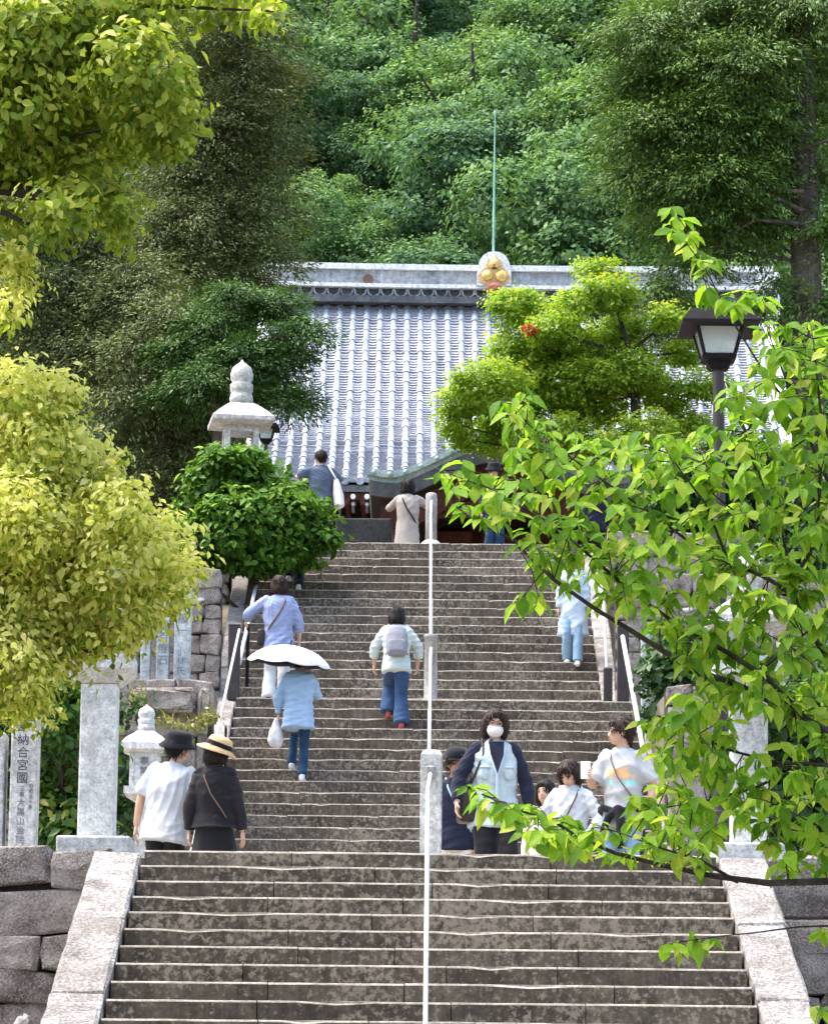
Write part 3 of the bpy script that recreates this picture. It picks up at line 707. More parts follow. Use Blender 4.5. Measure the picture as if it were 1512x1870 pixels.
# footing stones under slabs
for (a, b, c, d, lab) in ((238, 356, 1256, 1300, 'long rough footing stone under the grey-blue slabs'), (362, 390, 1258, 1308, 'mossy block beside the footing of the slabs')):
    q0, q1 = P(a, d, 40.3), P(b, c, 40.3); bm = bmesh.new(); box(bm, 0, q1.x-q0.x, 0, .9, 0, q1.z-q0.z, .05, 2)
    rr = random.Random(a)
    bmesh.ops.subdivide_edges(bm, edges=bm.edges[:], cuts=2)
    for v in bm.verts: v.co += Vector([rr.uniform(-.02, .02) for _ in range(3)])
    o = bm_obj('footing_stone', bm, rubble, None, q0); tag(o, lab, 'stone')
for (a, b, lab) in ((1172, 1198, 'pale slab beside the rubble wall right of the upper flight'),):
    slab_stone(a, b, 1150, 1280, 44.6, .2, lab, granite_blue, [], zbase=7.29)

# lamps
def lamp(loc, label, Hh, k=1.0):
    root = empty('street_lamp', loc, 0, label, 'lamp', 'lantern shaped street lamps')
    bm = bmesh.new(); tube(bm, [(0, 0, 0), (0, 0, .55*k), (0, 0, .56*k), (0, 0, Hh-.43*k)], [.075*k, .075*k, .052*k, .042*k], 12); bm_obj('post', bm, brown_metal, root)
    z = Hh-.43*k
    bm = bmesh.new(); sq_loft(bm, [(.06*k, z-.03*k), (.085*k, z), (.085*k, z+.03*k), (.125*k, z+.045*k), (.125*k, z+.075*k)]); bm_obj('collar', bm, black_metal, root)
    z += .075*k; zt_ = z+.20*k
    for sxx in (-1, 1):
        for syy in (-1, 1):
            bm = bmesh.new(); tube(bm, [(sxx*.115*k, syy*.115*k, z), (sxx*.165*k, syy*.165*k, zt_)], .014*k, 4); bm_obj('frame_bar', bm, black_metal, root)
    for rz_ in range(4):
        bm = bmesh.new(); vs = [bm.verts.new(c) for c in ((-.108*k, -.115*k, z+.005), (.108*k, -.115*k, z+.005), (.155*k, -.163*k, zt_), (-.155*k, -.163*k, zt_))]; bm.faces.new(vs)
        vs2 = [bm.verts.new(v.co+Vector((0, .006, 0))) for v in vs]; bm.faces.new(vs2[::-1])
        for q in range(4): bm.faces.new((vs[q], vs2[q], vs2[(q+1) % 4], vs[(q+1) % 4]))
        o = bm_obj('pane', bm, glass, root); o.rotation_euler = (0, 0, rz_*pi/2)
    bm = bmesh.new(); lathe(bm, [(.022*k, 0), (.03*k, .05*k), (.034*k, .09*k), (.02*k, .13*k), (.004*k, .15*k)], 12, (0, 0, z)); bm_obj('bulb', bm, white_paint, root, smooth=True)
    bm = bmesh.new(); sq_loft(bm, [(.17*k, zt_-.005), (.285*k, zt_), (.285*k, zt_+.02*k), (.22*k, zt_+.115*k), (.10*k, zt_+.135*k), (.03*k, zt_+.15*k)]); bm_obj('hood', bm, black_metal, root)
    return root
YA = 25.0; lx = XAT(1312, YA, 7.4); lamp((lx, YA, LZ), 'dark brown lantern street lamp standing among the cherry leaves', P(1312, 566, YA).z-LZ, .98)
YB = 58.0; lamp((XAT(486, YB, 14), YB, TZ), 'dark lantern lamp half hidden behind the stone lantern on the left', P(486, 772, YB).z-TZ, .8)

# handrails
def rail(name, pts, r, m, label, posts=(), group='stair handrails', pm=None):
    base = Vector(pts[0]); root = empty(name, base, 0, label, 'handrail', group)
    bm = bmesh.new(); tube(bm, [Vector(p)-base for p in pts], r, 10); bm_obj('pipe', bm, m, root, smooth=True)
    for (x, y, z0, z1) in posts:
        bm = bmesh.new(); tube(bm, [Vector((x, y, z0))-base, Vector((x, y, z1))-base], r*.9, 8); bm_obj('post', bm, pm or m, root)
    return root
XC = .105
def s1z(y): return LZ-(E1-y)*R1/T1
p_top = P(786, 1413, E1+.25)
rp = [(p_top.x, E1+.25, p_top.z), (XC, E1-.3, s1z(E1-.3)+.50), (XC-.02, 18.0, s1z(18.0)+.46), (XC-.02, 14.2, s1z(14.2)+.46)]
rail('handrail', rp, .0130, rail_white, 'white pipe handrail down the middle of the lowest flight', [(XC, y, s1z(y)-.02, s1z(y)+.47) for y in (21.2, 18.4, 15.5)])
# granite rail post on the terrace edge
def post_sq(loc, w_, h, m, label, name='rail_post', round_top=.06, mats=None, d=None, group='posts of the middle handrail'):
    root = empty(name, loc, 0, label, 'post', group); bm = bmesh.new(); d = d or w_
    box(bm, -w_/2, w_/2, -d/2, d/2, 0, h)
    es = [e for e in bm.edges if all(v.co.z > h*.5 for v in e.verts)]
    bmesh.ops.bevel(bm, geom=es, offset=min(round_top, w_*.42), segments=4, affect='EDGES', profile=0.6)
    es = [e for e in bm.edges if abs(e.verts[0].co.z-e.verts[1].co.z) > h*.5]; bmesh.ops.bevel(bm, geom=es, offset=.01, segments=2, affect='EDGES')
    bm_obj('shaft', bm, m, root, smooth=False); return root
q = P(786, 1555, E1+.33); w_ = 40/proj(q)[2]
gp = post_sq((q.x, E1+.33, LZ), w_, P(786, 1370, E1+.33).z-LZ, granite, 'thick white granite post ending the lowest middle handrail')
bm = bmesh.new(); box(bm, -.035, .035, -.02, .02, -.04, .05, .01); bm_obj('rail_socket', bm, grey_post, gp, (p_top.x-q.x, -w_/2-.01, p_top.z-LZ))
# middle rail on the two upper flights
XM = XAT(785, MY+.7, MZ)
q = P(786, 1280, MY+.75); mp = empty('rail_post', (q.x, MY+.75, MZ-.01), 0, 'round grey post in the middle of the stairs at the half landing', 'post', 'posts of the middle handrail')
hm = P(786, 1158, MY+.75).z-MZ+.01
bm = bmesh.new(); lathe(bm, [(.10, 0), (.10, .12), (.088, .14), (.085, hm-.06), (.092, hm-.055), (.092, hm-.01), (.05, hm)], 20); bm_obj('shaft', bm, grey_post, mp, smooth=True)
qt = P(787, 995, TY+.25); ht = P(787, 899, TY+.25).z-TZ
tp = empty('rail_post', (qt.x, TY+.25, TZ-.01), 0, 'round grey post in the middle of the stairs at the topmost step', 'post', 'posts of the middle handrail')
bm = bmesh.new(); lathe(bm, [(.088, 0), (.088, ht-.05), (.08, ht-.015), (.05, ht)], 20); bm_obj('shaft', bm, grey_post, tp, smooth=True)
bm = bmesh.new(); lathe(bm, [(.16, 0), (.16, .04), (.10, .09)], 18); bm_obj('collar', bm, white_paint, tp, smooth=True)
def s2z(y): return Z2+(y-Y2)*R2/T2
def s3z(y): return Z3+(y-Y3)*R3/T3
yb = Y2-k0*T2
rail('handrail', [(q.x, MY+.63, MZ+hm-.22), (q.x-.01, MY-.4, s2z(MY-.4)+.66), (q.x-.06, yb+.2, s2z(yb+.2)+.66)], .020, rail_white, 'white pipe handrail in the middle of the second flight', [(q.x-.03, y, s2z(y)-.05, s2z(y)+.64) for y in (43.2, 40.2, 37.6)])
rail('handrail', [(qt.x, TY+.14, TZ+ht-.16), (qt.x-.01, TY-.5, s3z(TY-.5)+.64), (q.x, MY+1.4, s3z(MY+1.4)+.64), (q.x, MY+.8, MZ+hm-.03)], .020, rail_white, 'white pipe handrail in the middle of the uppermost flight', [(q.x+.02, y, s3z(y)-.05, s3z(y)+.62) for y in (51, 49)])
# side rails with black metal posts
def black_post(px0, px1, py0, py1, Y, z0, label):
    a = P(px0, py0, Y); b = P(px1, py0, Y); root = empty('rail_post', ((a.x+b.x)/2, Y, z0), 0, label, 'post', 'black posts of the side handrails')
    bm = bmesh.new(); ww = (b.x-a.x)/2; box(bm, -ww, ww, -ww, ww, 0, a.z-z0, .008); bm_obj('shaft', bm, brown_metal, root)
    bm = bmesh.new(); box(bm, -ww*1.05, ww*1.05, -ww*1.05, ww*1.05, a.z-z0, a.z-z0+.02); bm_obj('cap', bm, grey_post, root); return root
black_post(418, 440, 1142, 1275, MY+.12, MZ-.02, 'black square rail post at the left end of the half landing')
black_post(1127, 1148, 1145, 1280, MY+.12, MZ-.02, 'black square rail post at the right end of the half landing')
black_post(1102, 1118, 1222, 1280, MY+.25, MZ-.02, 'short black sleeve post beside the right rail post')
a0 = P(437, 1150, MY); a1 = P(393, 1355, 41.6); a2 = a1+(a1-a0)*.9
rail('handrail', [a0, a1, a2], .017, rail_white, 'thin pale handrail on the left edge of the second flight', [(a1.x+.07, 42.6, s2z(42.6)-.1, a1.z+.32), (a2.x+.03, 38.6, s2z(38.6)-.1, a2.z+.2)], pm=black_metal)
b0 = P(470, 1058, MY+5.2); b1 = P(437, 1212, MY+.1)
rail('handrail', [b0, b1], .027, rail_white, 'white handrail on the left edge of the uppermost flight beside the blue-shirted woman', [(P(453, 1150, MY+1.9).x, MY+1.9, s3z(MY+1.9)-.2, P(453, 1140, MY+1.9).z)], pm=black_metal)
c0 = P(1137, 1163, MY); c1 = P(1171, 1350, 41.3); c2 = P(1196, 1490, 38.6)
rail('handrail', [c0, c1, c2], .030, rail_white, 'white handrail on the right edge of the second flight', [(c1.x-.06, 42.4, s2z(42.4)-.1, s2z(42.4)+.75)], pm=black_metal)
d0 = P(1094, 1040, MY+5.0); d1 = P(1103, 1115, MY+3); d2 = P(1108, 1222, MY+.25)
rail('handrail', [d0, d1, d2], .018, rail_white, 'thin rail on the right edge of the uppermost flight above the black sleeve')

# low grey stone plinth on the court, seen over the topmost step
qa = P(612, 992, 56.6); qb = P(716, 946, 56.6); bm = bmesh.new(); box(bm, 0, qb.x-qa.x, 0, .9, 0, qb.z-TZ, .03, 2); 
plinth_stone = stone_mat('dark_grey_stone', (0.022, 0.024, 0.025), (0.034, 0.036, 0.037), (0.05, 0.052, 0.053), scale=2, objvar=0)
o = bm_obj('stone_plinth', bm, plinth_stone, None, (qa.x, 56.6, TZ-.004)); tag(o, 'low dark grey stone plinth just behind the topmost step', 'plinth')
# ================================================================== trees and plants
bark = stone_mat('grey_brown_bark', (0.045, 0.036, 0.030), (0.085, 0.070, 0.060), (0.15, 0.13, 0.115), scale=5, objvar=0.1, streak=0.35, bump=0.6)
bark_dark = stone_mat('dark_bark', (0.018, 0.015, 0.013), (0.035, 0.029, 0.025), (0.07, 0.06, 0.052), scale=7, objvar=0.1, streak=0.2, bump=0.5)
T_DIAMOND = (np.array([(0, 0, 0), (.30, .48, .06), (0, 1, -.04), (-.30, .48, .06)]), np.array([(0, 1, 2, 3)]))
T_FROND = (np.array([(-.04, 0, 0), (.17, .35, .03), (0, 1, -.10), (-.17, .35, .03)]), np.array([(0, 1, 2, 3)]))
T_LEAF = (np.array([(0, 0, 0), (.20, .22, .07), (.27, .52, .08), (0, 1, -.10), (-.27, .52, .08), (-.20, .22, .07), (0, .45, 0)]), np.array([(0, 1, 2, 6), (6, 2, 3, 3), (0, 6, 4, 5), (6, 3, 3, 4)]))
T_LEAF = (T_LEAF[0], np.array([(0, 1, 2, 3), (0, 3, 4, 5)]))
def unit(a): return a/np.maximum(np.linalg.norm(a, axis=1, keepdims=True), 1e-9)
def leaf_arrays(pos, d, nrm, size, tmpl):
    tv, tf = tmpl; d = unit(d); side = unit(np.cross(d, nrm)); nn = np.cross(side, d)
    v = pos[:, None, :] + size[:, None, None]*(tv[None, :, 0:1]*side[:, None, :] + tv[None, :, 1:2]*d[:, None, :] + tv[None, :, 2:3]*nn[:, None, :])
    f = tf[None] + (np.arange(len(pos))*len(tv))[:, None, None]
    return v.reshape(-1, 3), f.reshape(-1, tf.shape[1])
def clump_cloud(blobs, nclump, per, cr, rng, shell=.55, up=.5, flat=.75, droop=.25, low_cut=None, size=(.1, .16), rag=(.12, 1.22), bough=0.0):
    C = np.array([b[0] for b in blobs], float); Rr = np.array([b[1] for b in blobs], float)
    wt = Rr[:, 0]*Rr[:, 2]+Rr[:, 0]*Rr[:, 1]; idx = rng.choice(len(blobs), nclump, p=wt/wt.sum())
    o = unit(rng.normal(size=(nclump, 3))); fac = shell+(1-shell)*np.sqrt(rng.random((nclump, 1))); fac = np.where(rng.random((nclump, 1)) < rag[0], fac*rng.uniform(1.0, rag[1], (nclump, 1)), fac)
    cc = C[idx]+o*Rr[idx]*fac
    n = nclump*per; ci = np.repeat(np.arange(nclump), per)
    off = rng.normal(size=(n, 3))*np.array([1, 1, flat])*cr*.6
    bd = unit(o*np.array([1, 1, .25])+np.array([0, 0, -.35])+rng.normal(size=(nclump, 3))*.25)
    off = off*np.where(bough > 0, .7, 1.0)*(.6+.8*rng.random((nclump, 1)))[ci]
    pos = cc[ci]+off+bd[ci]*(rng.uniform(-.5, .9, (n, 1))*bough)
    on = unit(o[ci]*.7+off/cr*.5+np.array([0, 0, up])+rng.normal(size=(n, 3))*.45)
    dd = unit(np.cross(on, rng.normal(size=(n, 3))))
    dd = unit(dd+o[ci]*.5+np.array([0, 0, -droop]))
    if bough: dd = unit(dd*.55+bd[ci])
    sz = rng.uniform(size[0], size[1], n)*(.7+.6*rng.random(nclump))[ci]
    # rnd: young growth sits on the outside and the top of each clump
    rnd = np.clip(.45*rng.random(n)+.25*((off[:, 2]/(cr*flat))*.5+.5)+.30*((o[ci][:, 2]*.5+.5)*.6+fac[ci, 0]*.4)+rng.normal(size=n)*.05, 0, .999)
    return pos, dd, on, sz, rnd
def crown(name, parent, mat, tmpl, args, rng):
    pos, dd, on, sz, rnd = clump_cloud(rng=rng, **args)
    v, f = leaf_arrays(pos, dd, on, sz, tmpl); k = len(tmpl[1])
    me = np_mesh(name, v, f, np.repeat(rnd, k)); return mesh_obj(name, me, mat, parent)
def Bl(px, py, rpx, Y, fz=1.0, fy=1.0, dy=0.0, org=(0, 0, 0)):
    c = P(px, py, Y+dy); r = rpx/proj(c)[2]; return (tuple(c-Vector(org)), (r, r*fy, r*fz))
def limbs(parent, paths, mat, name='trunk', n=8):
    for pts, rads in paths:
        bm = bmesh.new(); tube(bm, pts, rads, n); bm_obj(name, bm, mat, parent, smooth=True)

# ---- hillside wood: single trees, five crown forms
FOR = []
fmats = [leaf_mat('forest_leaf_%d' % k, st, trans=.3, rough=.7, spec=.12) for k, st in enumerate([
    [(0.28, (0.030, 0.078, 0.038)), (0.5, (0.100, 0.195, 0.080)), (0.8, (0.185, 0.315, 0.125)), (1, (0.27, 0.39, 0.16))],
    [(0.28, (0.032, 0.082, 0.032)), (0.5, (0.115, 0.215, 0.074)), (0.8, (0.215, 0.345, 0.120)), (1, (0.31, 0.43, 0.15))],
    [(0.28, (0.022, 0.062, 0.036)), (0.5, (0.068, 0.145, 0.072)), (0.8, (0.140, 0.250, 0.115)), (1, (0.20, 0.31, 0.15))]])]
for k in range(6):
    rg = np.random.default_rng(100+k); bl = []
    for q in range(13):
        a = rg.uniform(0, 2*pi); rr = rg.uniform(.3, 1)**.6; h = rg.uniform(.0, 1)
        R0 = 2.8*(1-.5*h); bl.append(((math.cos(a)*rr*R0, math.sin(a)*rr*R0, 3.4+h*4.0), (rg.uniform(1.0, 1.7), rg.uniform(1.0, 1.7), rg.uniform(.65, .95))))
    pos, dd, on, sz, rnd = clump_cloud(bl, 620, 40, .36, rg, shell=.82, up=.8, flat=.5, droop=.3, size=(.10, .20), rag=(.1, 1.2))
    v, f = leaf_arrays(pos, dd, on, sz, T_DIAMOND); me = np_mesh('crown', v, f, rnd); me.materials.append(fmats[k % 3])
    bm = bmesh.new(); tube(bm, [(0, 0, -1), (.1, 0, 2), (.05, .1, 4.5), (.2, .1, 7)], [.22, .17, .12, .04], 7)
    for q in range(5):
        a = rg.uniform(0, 2*pi); tube(bm, [(.05, .05, 2.5+q*.6), (math.cos(a)*1.1, math.sin(a)*1.1, 4+q*.6), (math.cos(a)*2, math.sin(a)*2, 5+q*.5)], [.09, .06, .02], 5)
    tm = bpy.data.meshes.new('trunk'); bm.to_mesh(tm); bm.free(); tm.materials.append(bark_dark)
    FOR.append((me, tm))
rf = random.Random(5); ft_n = 0
ROWN = ['lowest', 'second lowest', 'third', 'fourth', 'fifth', 'sixth', 'seventh', 'eighth', 'ninth', 'tenth', 'topmost']
y = 97.0; row = 0
while y < 215:
    half = 756*y/F+1.5; stp = 4.7+.012*(y-97)
    nn = int(2*half/stp)+1
    for i in range(nn+1):
        x = -half+i*2*half/nn+rf.uniform(-1.1, 1.1); yy = y+rf.uniform(-2.2, 2.2)
        me, tm = rf.choice(FOR); s = rf.uniform(.70, 1.30)*(1+.002*(y-97))
        gz = TZ+.55*max(0, yy-88)
        t = empty('hillside_tree', (x, yy, gz-.4), rf.uniform(0, 6.28), 'green broadleaf tree in the wood on the hillside behind the temple', 'tree', 'trees on the wooded hillside')
        t.scale = (s*rf.uniform(.9, 1.15), s, s*rf.uniform(.85, 1.2))
        shared('crown', me, t); shared('trunk', tm, t); ft_n += 1
    y += 7.2+.05*(y-97); row += 1

# ---- conifers left of the roof
def blob_tree(name, label, cat, base, blist, Y, mat, tmpl, nclump, per, cr, size, trunk, rng_seed, bm_mat=None, fz=.8, fy=.9, shell=.5, up=.4, flat=.7, droop=.3, dyr=.5, rag=(.12, 1.22), bough=0.0):
    rg = np.random.default_rng(rng_seed); rr = random.Random(rng_seed)
    root = empty(name, base, 0, label, cat)
    bl = [Bl(*b, Y, fz, fy, rr.uniform(-dyr, dyr), base) for b in blist]
    o = crown('crown', root, mat, tmpl, dict(blobs=bl, nclump=nclump, per=per, cr=cr, shell=shell, up=up, flat=flat, droop=droop, size=size, rag=rag, bough=bough), rg)
    b0 = Vector(base)
    for pts, rads in trunk: limbs(root, [([Vector(p)-b0 for p in pts], rads)], bm_mat or bark)
    # thin limbs from the stem into the masses
    stem = [Vector(p)-b0 for p in trunk[0][0]]
    for b in bl[::2]:
        c = Vector(b[0]); near = min(stem, key=lambda s: (s-c-Vector((0, 0, -.3))).length)
        bm = bmesh.new(); tube(bm, [near, near.lerp(c, .5)+Vector((0, 0, -.05*(c-near).length)), c], [min(.05, trunk[0][1][-1]*1.2), .03, .01], 5); bm_obj('limb', bm, bm_mat or bark, root)
    return root
brown_con = leaf_mat('brown_cypress_leaf', [(0.2, (0.030, 0.052, 0.018)), (0.42, (0.090, 0.128, 0.042)), (0.7, (0.170, 0.205, 0.070)), (0.9, (0.23, 0.22, 0.09)), (1, (0.24, 0.31, 0.11))], trans=.15, rough=.6)
olive_con = leaf_mat('olive_cypress_leaf', [(0.1, (0.030, 0.048, 0.020)), (0.45, (0.120, 0.155, 0.060)), (1, (0.25, 0.30, 0.115))], trans=.15, rough=.6)
green_con = leaf_mat('green_cypress_leaf', [(0.1, (0.014, 0.038, 0.009)), (0.5, (0.046, 0.110, 0.022)), (1, (0.115, 0.225, 0.046))], trans=.2, rough=.5)
YC = 63.0
bx_ = XAT(395, YC, TZ)
blob_tree('cypress_tree', 'tall brownish cypress left of the temple roof', 'tree', (bx_, YC, TZ-1.5), [(430, 40, 80), (395, 120, 85), (460, 130, 70), (430, 210, 85), (370, 230, 70), (470, 280, 60), (400, 310, 90), (330, 330, 60), (450, 370, 75), (360, 400, 90), (290, 420, 60), (470, 460, 50), (400, 470, 85), (310, 490, 80), (430, 520, 55)], YC, brown_con, T_FROND, 1900, 58, .28, (.055, .115),
    [([(bx_, YC, TZ-1.5), (bx_+.1, YC, TZ+3), (bx_+.2, YC, TZ+8), (bx_+.25, YC, TZ+12)], [.34, .28, .18, .06])], 21, bough=.8, rag=(.3, 1.5), fz=.5, flat=.45, up=.7)
bx_ = XAT(285, 60, TZ)
blob_tree('cypress_tree', 'olive brown cypress behind the yellow-leaved tree', 'tree', (bx_, 60, TZ-1.5), [(250, 560, 80), (330, 590, 70), (280, 650, 80), (200, 640, 70), (350, 690, 55), (240, 730, 80), (320, 770, 75), (370, 790, 40), (290, 840, 70), (350, 870, 45), (320, 930, 55), (240, 860, 70), (360, 940, 35), (250, 500, 50)], 60, olive_con, T_FROND, 1400, 58, .26, (.055, .115),
    [([(bx_, 60, TZ-1.5), (bx_, 60, TZ+2), (bx_+.1, 60, TZ+4), (bx_, 60, TZ+5)], [.28, .22, .14, .05])], 22, bough=.7, rag=(.3, 1.5), fz=.55, flat=.5, up=.7)
bx_ = XAT(95, 61, TZ)
blob_tree('cypress_tree', 'dark green cypress at the far left edge between the yellow leaf masses', 'tree', (bx_, 61, TZ-1.5), [(20, 430, 60), (90, 460, 80), (170, 470, 70), (30, 520, 80), (130, 540, 80), (210, 540, 55), (60, 600, 80), (160, 620, 75), (20, 660, 70), (110, 690, 70), (200, 680, 60), (150, 410, 60), (60, 380, 60)], 61, olive_con, T_FROND, 1200, 55, .28, (.055, .12),
    [([(bx_, 61, TZ-1.5), (bx_, 61, TZ+3), (bx_, 61, TZ+7), (bx_, 61, TZ+9)], [.28, .22, .14, .05])], 23, bough=.7, rag=(.3, 1.5), fz=.55, flat=.5, up=.7)
bx_ = XAT(395, 58.5, TZ)
blob_tree('hinoki_tree', 'bright green cypress reaching over the tiles beside the stone lantern', 'tree', (bx_, 58.5, TZ-1.0), [(430, 540, 36), (495, 560, 38), (555, 603, 28), (520, 640, 36), (450, 640, 38), (395, 595, 42), (375, 690, 42), (465, 715, 38), (535, 728, 28), (345, 640, 38), (330, 720, 40), (430, 680, 34), (500, 690, 26)], 58.5, green_con, T_FROND, 1300, 50, .22, (.05, .105),
    [([(bx_, 58.5, TZ-1), (bx_-.05, 58.5, TZ+1.5), (bx_, 58.5, TZ+3.2), (bx_+.1, 58.5, TZ+4.4)], [.2, .16, .1, .04])], 24, fz=.55, flat=.5, bough=.5, rag=(.3, 1.45), up=.7)
# ---- cedar on the right with its bare grey stem
cedar_leaf = leaf_mat('cedar_leaf', [(0.1, (0.022, 0.050, 0.014)), (0.45, (0.068, 0.135, 0.026)), (0.75, (0.140, 0.240, 0.040)), (1, (0.23, 0.34, 0.05))], trans=.2, rough=.55)
YD = 66.0; bx_ = XAT(1476, YD, TZ+4)
blob_tree('cedar_tree', 'tall dark cedar with a bare grey trunk at the right edge', 'tree', (bx_, YD, TZ-.5), [(1185, 60, 75), (1270, 30, 90), (1370, 20, 90), (1470, 20, 80), (1170, 150, 60), (1250, 130, 90), (1350, 120, 95), (1450, 110, 80), (1180, 240, 75), (1270, 230, 95), (1370, 230, 90), (1210, 330, 75), (1300, 330, 85), (1390, 330, 60), (1230, 410, 55), (1330, 410, 60), (1500, 200, 60), (1505, 320, 45), (1400, 420, 45), (1250, 480, 40), (1500, 430, 40), (1160, 320, 40), (1215, 530, 38), (1240, 590, 38), (1205, 610, 28), (1420, 520, 34), (1505, 560, 34), (1395, 570, 26)], YD, cedar_leaf, T_FROND, 3000, 55, .25, (.06, .14),
    [([(bx_, YD, TZ-.5), P(1474, 600, YD), P(1472, 480, YD), P(1470, 330, YD), P(1466, 200, YD), P(1462, 0, YD), P(1460, -150, YD)], [.36, .30, .29, .28, .25, .2, .14])], 25, droop=.75, shell=.35, bough=.8, rag=(.25, 1.4), fz=.6, flat=.6)
cr_ = [o for o in bpy.data.objects if o.name.startswith('cedar_tree') and o.type == 'EMPTY'][0]
for pts in ([(1468, 350), (1400, 345), (1330, 333)], [(1466, 385), (1400, 352), (1340, 335)], [(1470, 410), (1380, 400), (1330, 430), (1300, 470)], [(1475, 270), (1512, 255), (1540, 250)]):
    limbs(cr_, [([P(a, b, YD-.6)-Vector((bx_, YD, TZ-.5)) for a, b in pts], [.05, .035, .015, .01][:len(pts)])], bark, 'limb', 6)
# ---- maple in front of the roof
maple_leaf = leaf_mat('maple_leaf', [(0.12, (0.095, 0.175, 0.020)), (0.4, (0.205, 0.340, 0.036)), (0.7, (0.34, 0.47, 0.055)), (0.93, (0.50, 0.54, 0.09)), (1, (0.40, 0.20, 0.05))], trans=.55, rough=.5)
YM = 65.0; bx_ = XAT(1160, YM, TZ)
blob_tree('maple_tree', 'yellow-green maple spreading in front of the temple roof', 'tree', (bx_, YM, TZ-.3), [(1092, 490, 32), (1110, 535, 52), (1050, 560, 45), (945, 560, 52), (1010, 600, 50), (960, 640, 66), (1060, 640, 66), (895, 700, 66), (990, 705, 76), (845, 735, 40), (835, 775, 30), (925, 765, 60), (1130, 600, 52), (1150, 680, 60), (1080, 735, 70), (1215, 720, 52), (1240, 645, 42), (1180, 785, 48), (1255, 780, 42), (1030, 790, 50), (1220, 580, 34), (1290, 700, 40), (845, 800, 26), (900, 805, 40), (965, 812, 42), (1040, 825, 40), (1110, 815, 40), (1000, 655, 50), (1075, 690, 55)], YM, maple_leaf, T_DIAMOND, 3000, 26, .20, (.055, .11),
    [([(bx_, YM, TZ-.3), P(1162, 830, YM), P(1160, 720, YM), P(1150, 640, YM), P(1125, 560, YM)], [.14, .11, .09, .06, .025])], 26, bm_mat=bark_dark, fz=.62, flat=.45, shell=.3, up=1.0, droop=.2, rag=(.25, 1.35), dyr=.8)
# tiny red blossom spray
red_leaf = leaf_mat('red_spring_leaf', [(0, (0.40, 0.03, 0.02)), (1, (0.60, 0.09, 0.05))], trans=.3)
c = P(968, 600, YM-1); t = empty('red_leafed_twig', c, 0, 'small tuft of red leaves in front of the maple', 'twig')
crown('foliage', t, red_leaf, T_DIAMOND, dict(blobs=[((0, 0, 0), (.14, .12, .07))], nclump=10, per=12, cr=.07, size=(.05, .09)), np.random.default_rng(3))
bm = bmesh.new(); tube(bm, [(0, .05, -.02), (.25, .3, -.25), (.5, .6, -.3)], [.01, .014, .018], 5); bm_obj('stem', bm, bark_dark, t)
# ---- round clipped evergreen beside the upper flight
bush_leaf = leaf_mat('glossy_evergreen_leaf', [(0.15, (0.016, 0.046, 0.007)), (0.45, (0.048, 0.128, 0.014)), (0.72, (0.120, 0.250, 0.026)), (1, (0.26, 0.40, 0.05))], trans=.3, rough=.55, spec=.2)
YU = 50.4; bx_ = XAT(455, YU, 9.7)
blob_tree('evergreen_bush', 'dense round evergreen bush left of the upper flight', 'bush', (bx_, YU, 9.6), [(430, 862, 50), (392, 885, 44), (470, 900, 58), (515, 940, 55), (430, 960, 70), (565, 968, 36), (500, 1000, 46), (592, 985, 20), (400, 1012, 34), (460, 1020, 36), (368, 935, 32), (345, 975, 30), (350, 1020, 28), (545, 1010, 26), (455, 840, 26), (410, 840, 24), (535, 905, 24), (575, 935, 20)], YU, bush_leaf, T_LEAF, 1900, 14, .12, (.07, .16),
    [([(bx_, YU, 9.6), P(470, 1010, YU), P(470, 950, YU), P(480, 880, YU)], [.09, .07, .05, .02])], 27, bm_mat=bark_dark, shell=.4, up=.8, flat=.55, fz=.75, rag=(.4, 1.5), dyr=.4)
# ---- evergreens on the right bank behind the cherry branches
dark_ever = leaf_mat('dark_evergreen_leaf', [(0.15, (0.010, 0.028, 0.009)), (0.5, (0.030, 0.080, 0.020)), (0.85, (0.075, 0.150, 0.040)), (1, (0.12, 0.20, 0.06))], trans=.25, rough=.45)
for k, (lab, Yq, zb, bl) in enumerate((
    ('dark bush below the right wall beside the white handrail', 43.6, 7.3, [(1235, 1225, 40), (1265, 1280, 50), (1225, 1310, 36), (1300, 1230, 45), (1310, 1300, 45), (1260, 1340, 35), (1240, 1180, 28)]),
    ('evergreen bush behind the lamp post on the right bank', 53.5, TZ, [(1250, 880, 60), (1330, 850, 70), (1410, 870, 70), (1300, 930, 70), (1390, 950, 75), (1230, 950, 50), (1180, 930, 45), (1300, 1000, 55)]),
    ('evergreen bush at the right picture edge behind the cherry', 50.0, 9.6, [(1480, 900, 70), (1500, 1000, 80), (1430, 1040, 70), (1370, 1080, 60), (1470, 1120, 75), (1330, 1050, 45), (1400, 1170, 60), (1330, 1150, 50)]),
    ('evergreen bush on the terrace at the lower right behind the cherry', 36.0, LZ, [(1460, 1290, 70), (1500, 1380, 70), (1440, 1400, 55), (1490, 1470, 60), (1430, 1480, 50), (1390, 1310, 45), (1500, 1230, 50)]))):
    c0_ = P(bl[0][0], bl[0][1], Yq)
    blob_tree('evergreen_bush', lab, 'bush', (c0_.x+.1, Yq, zb-.05), bl, Yq, dark_ever, T_LEAF, 650, 15, .2, (.08, .16), [([(c0_.x+.1, Yq, zb-.05), (c0_.x+.1, Yq, (zb+c0_.z)/2), tuple(c0_)], [.07, .05, .02])], 31+k, bm_mat=bark_dark, shell=.6, up=.5)
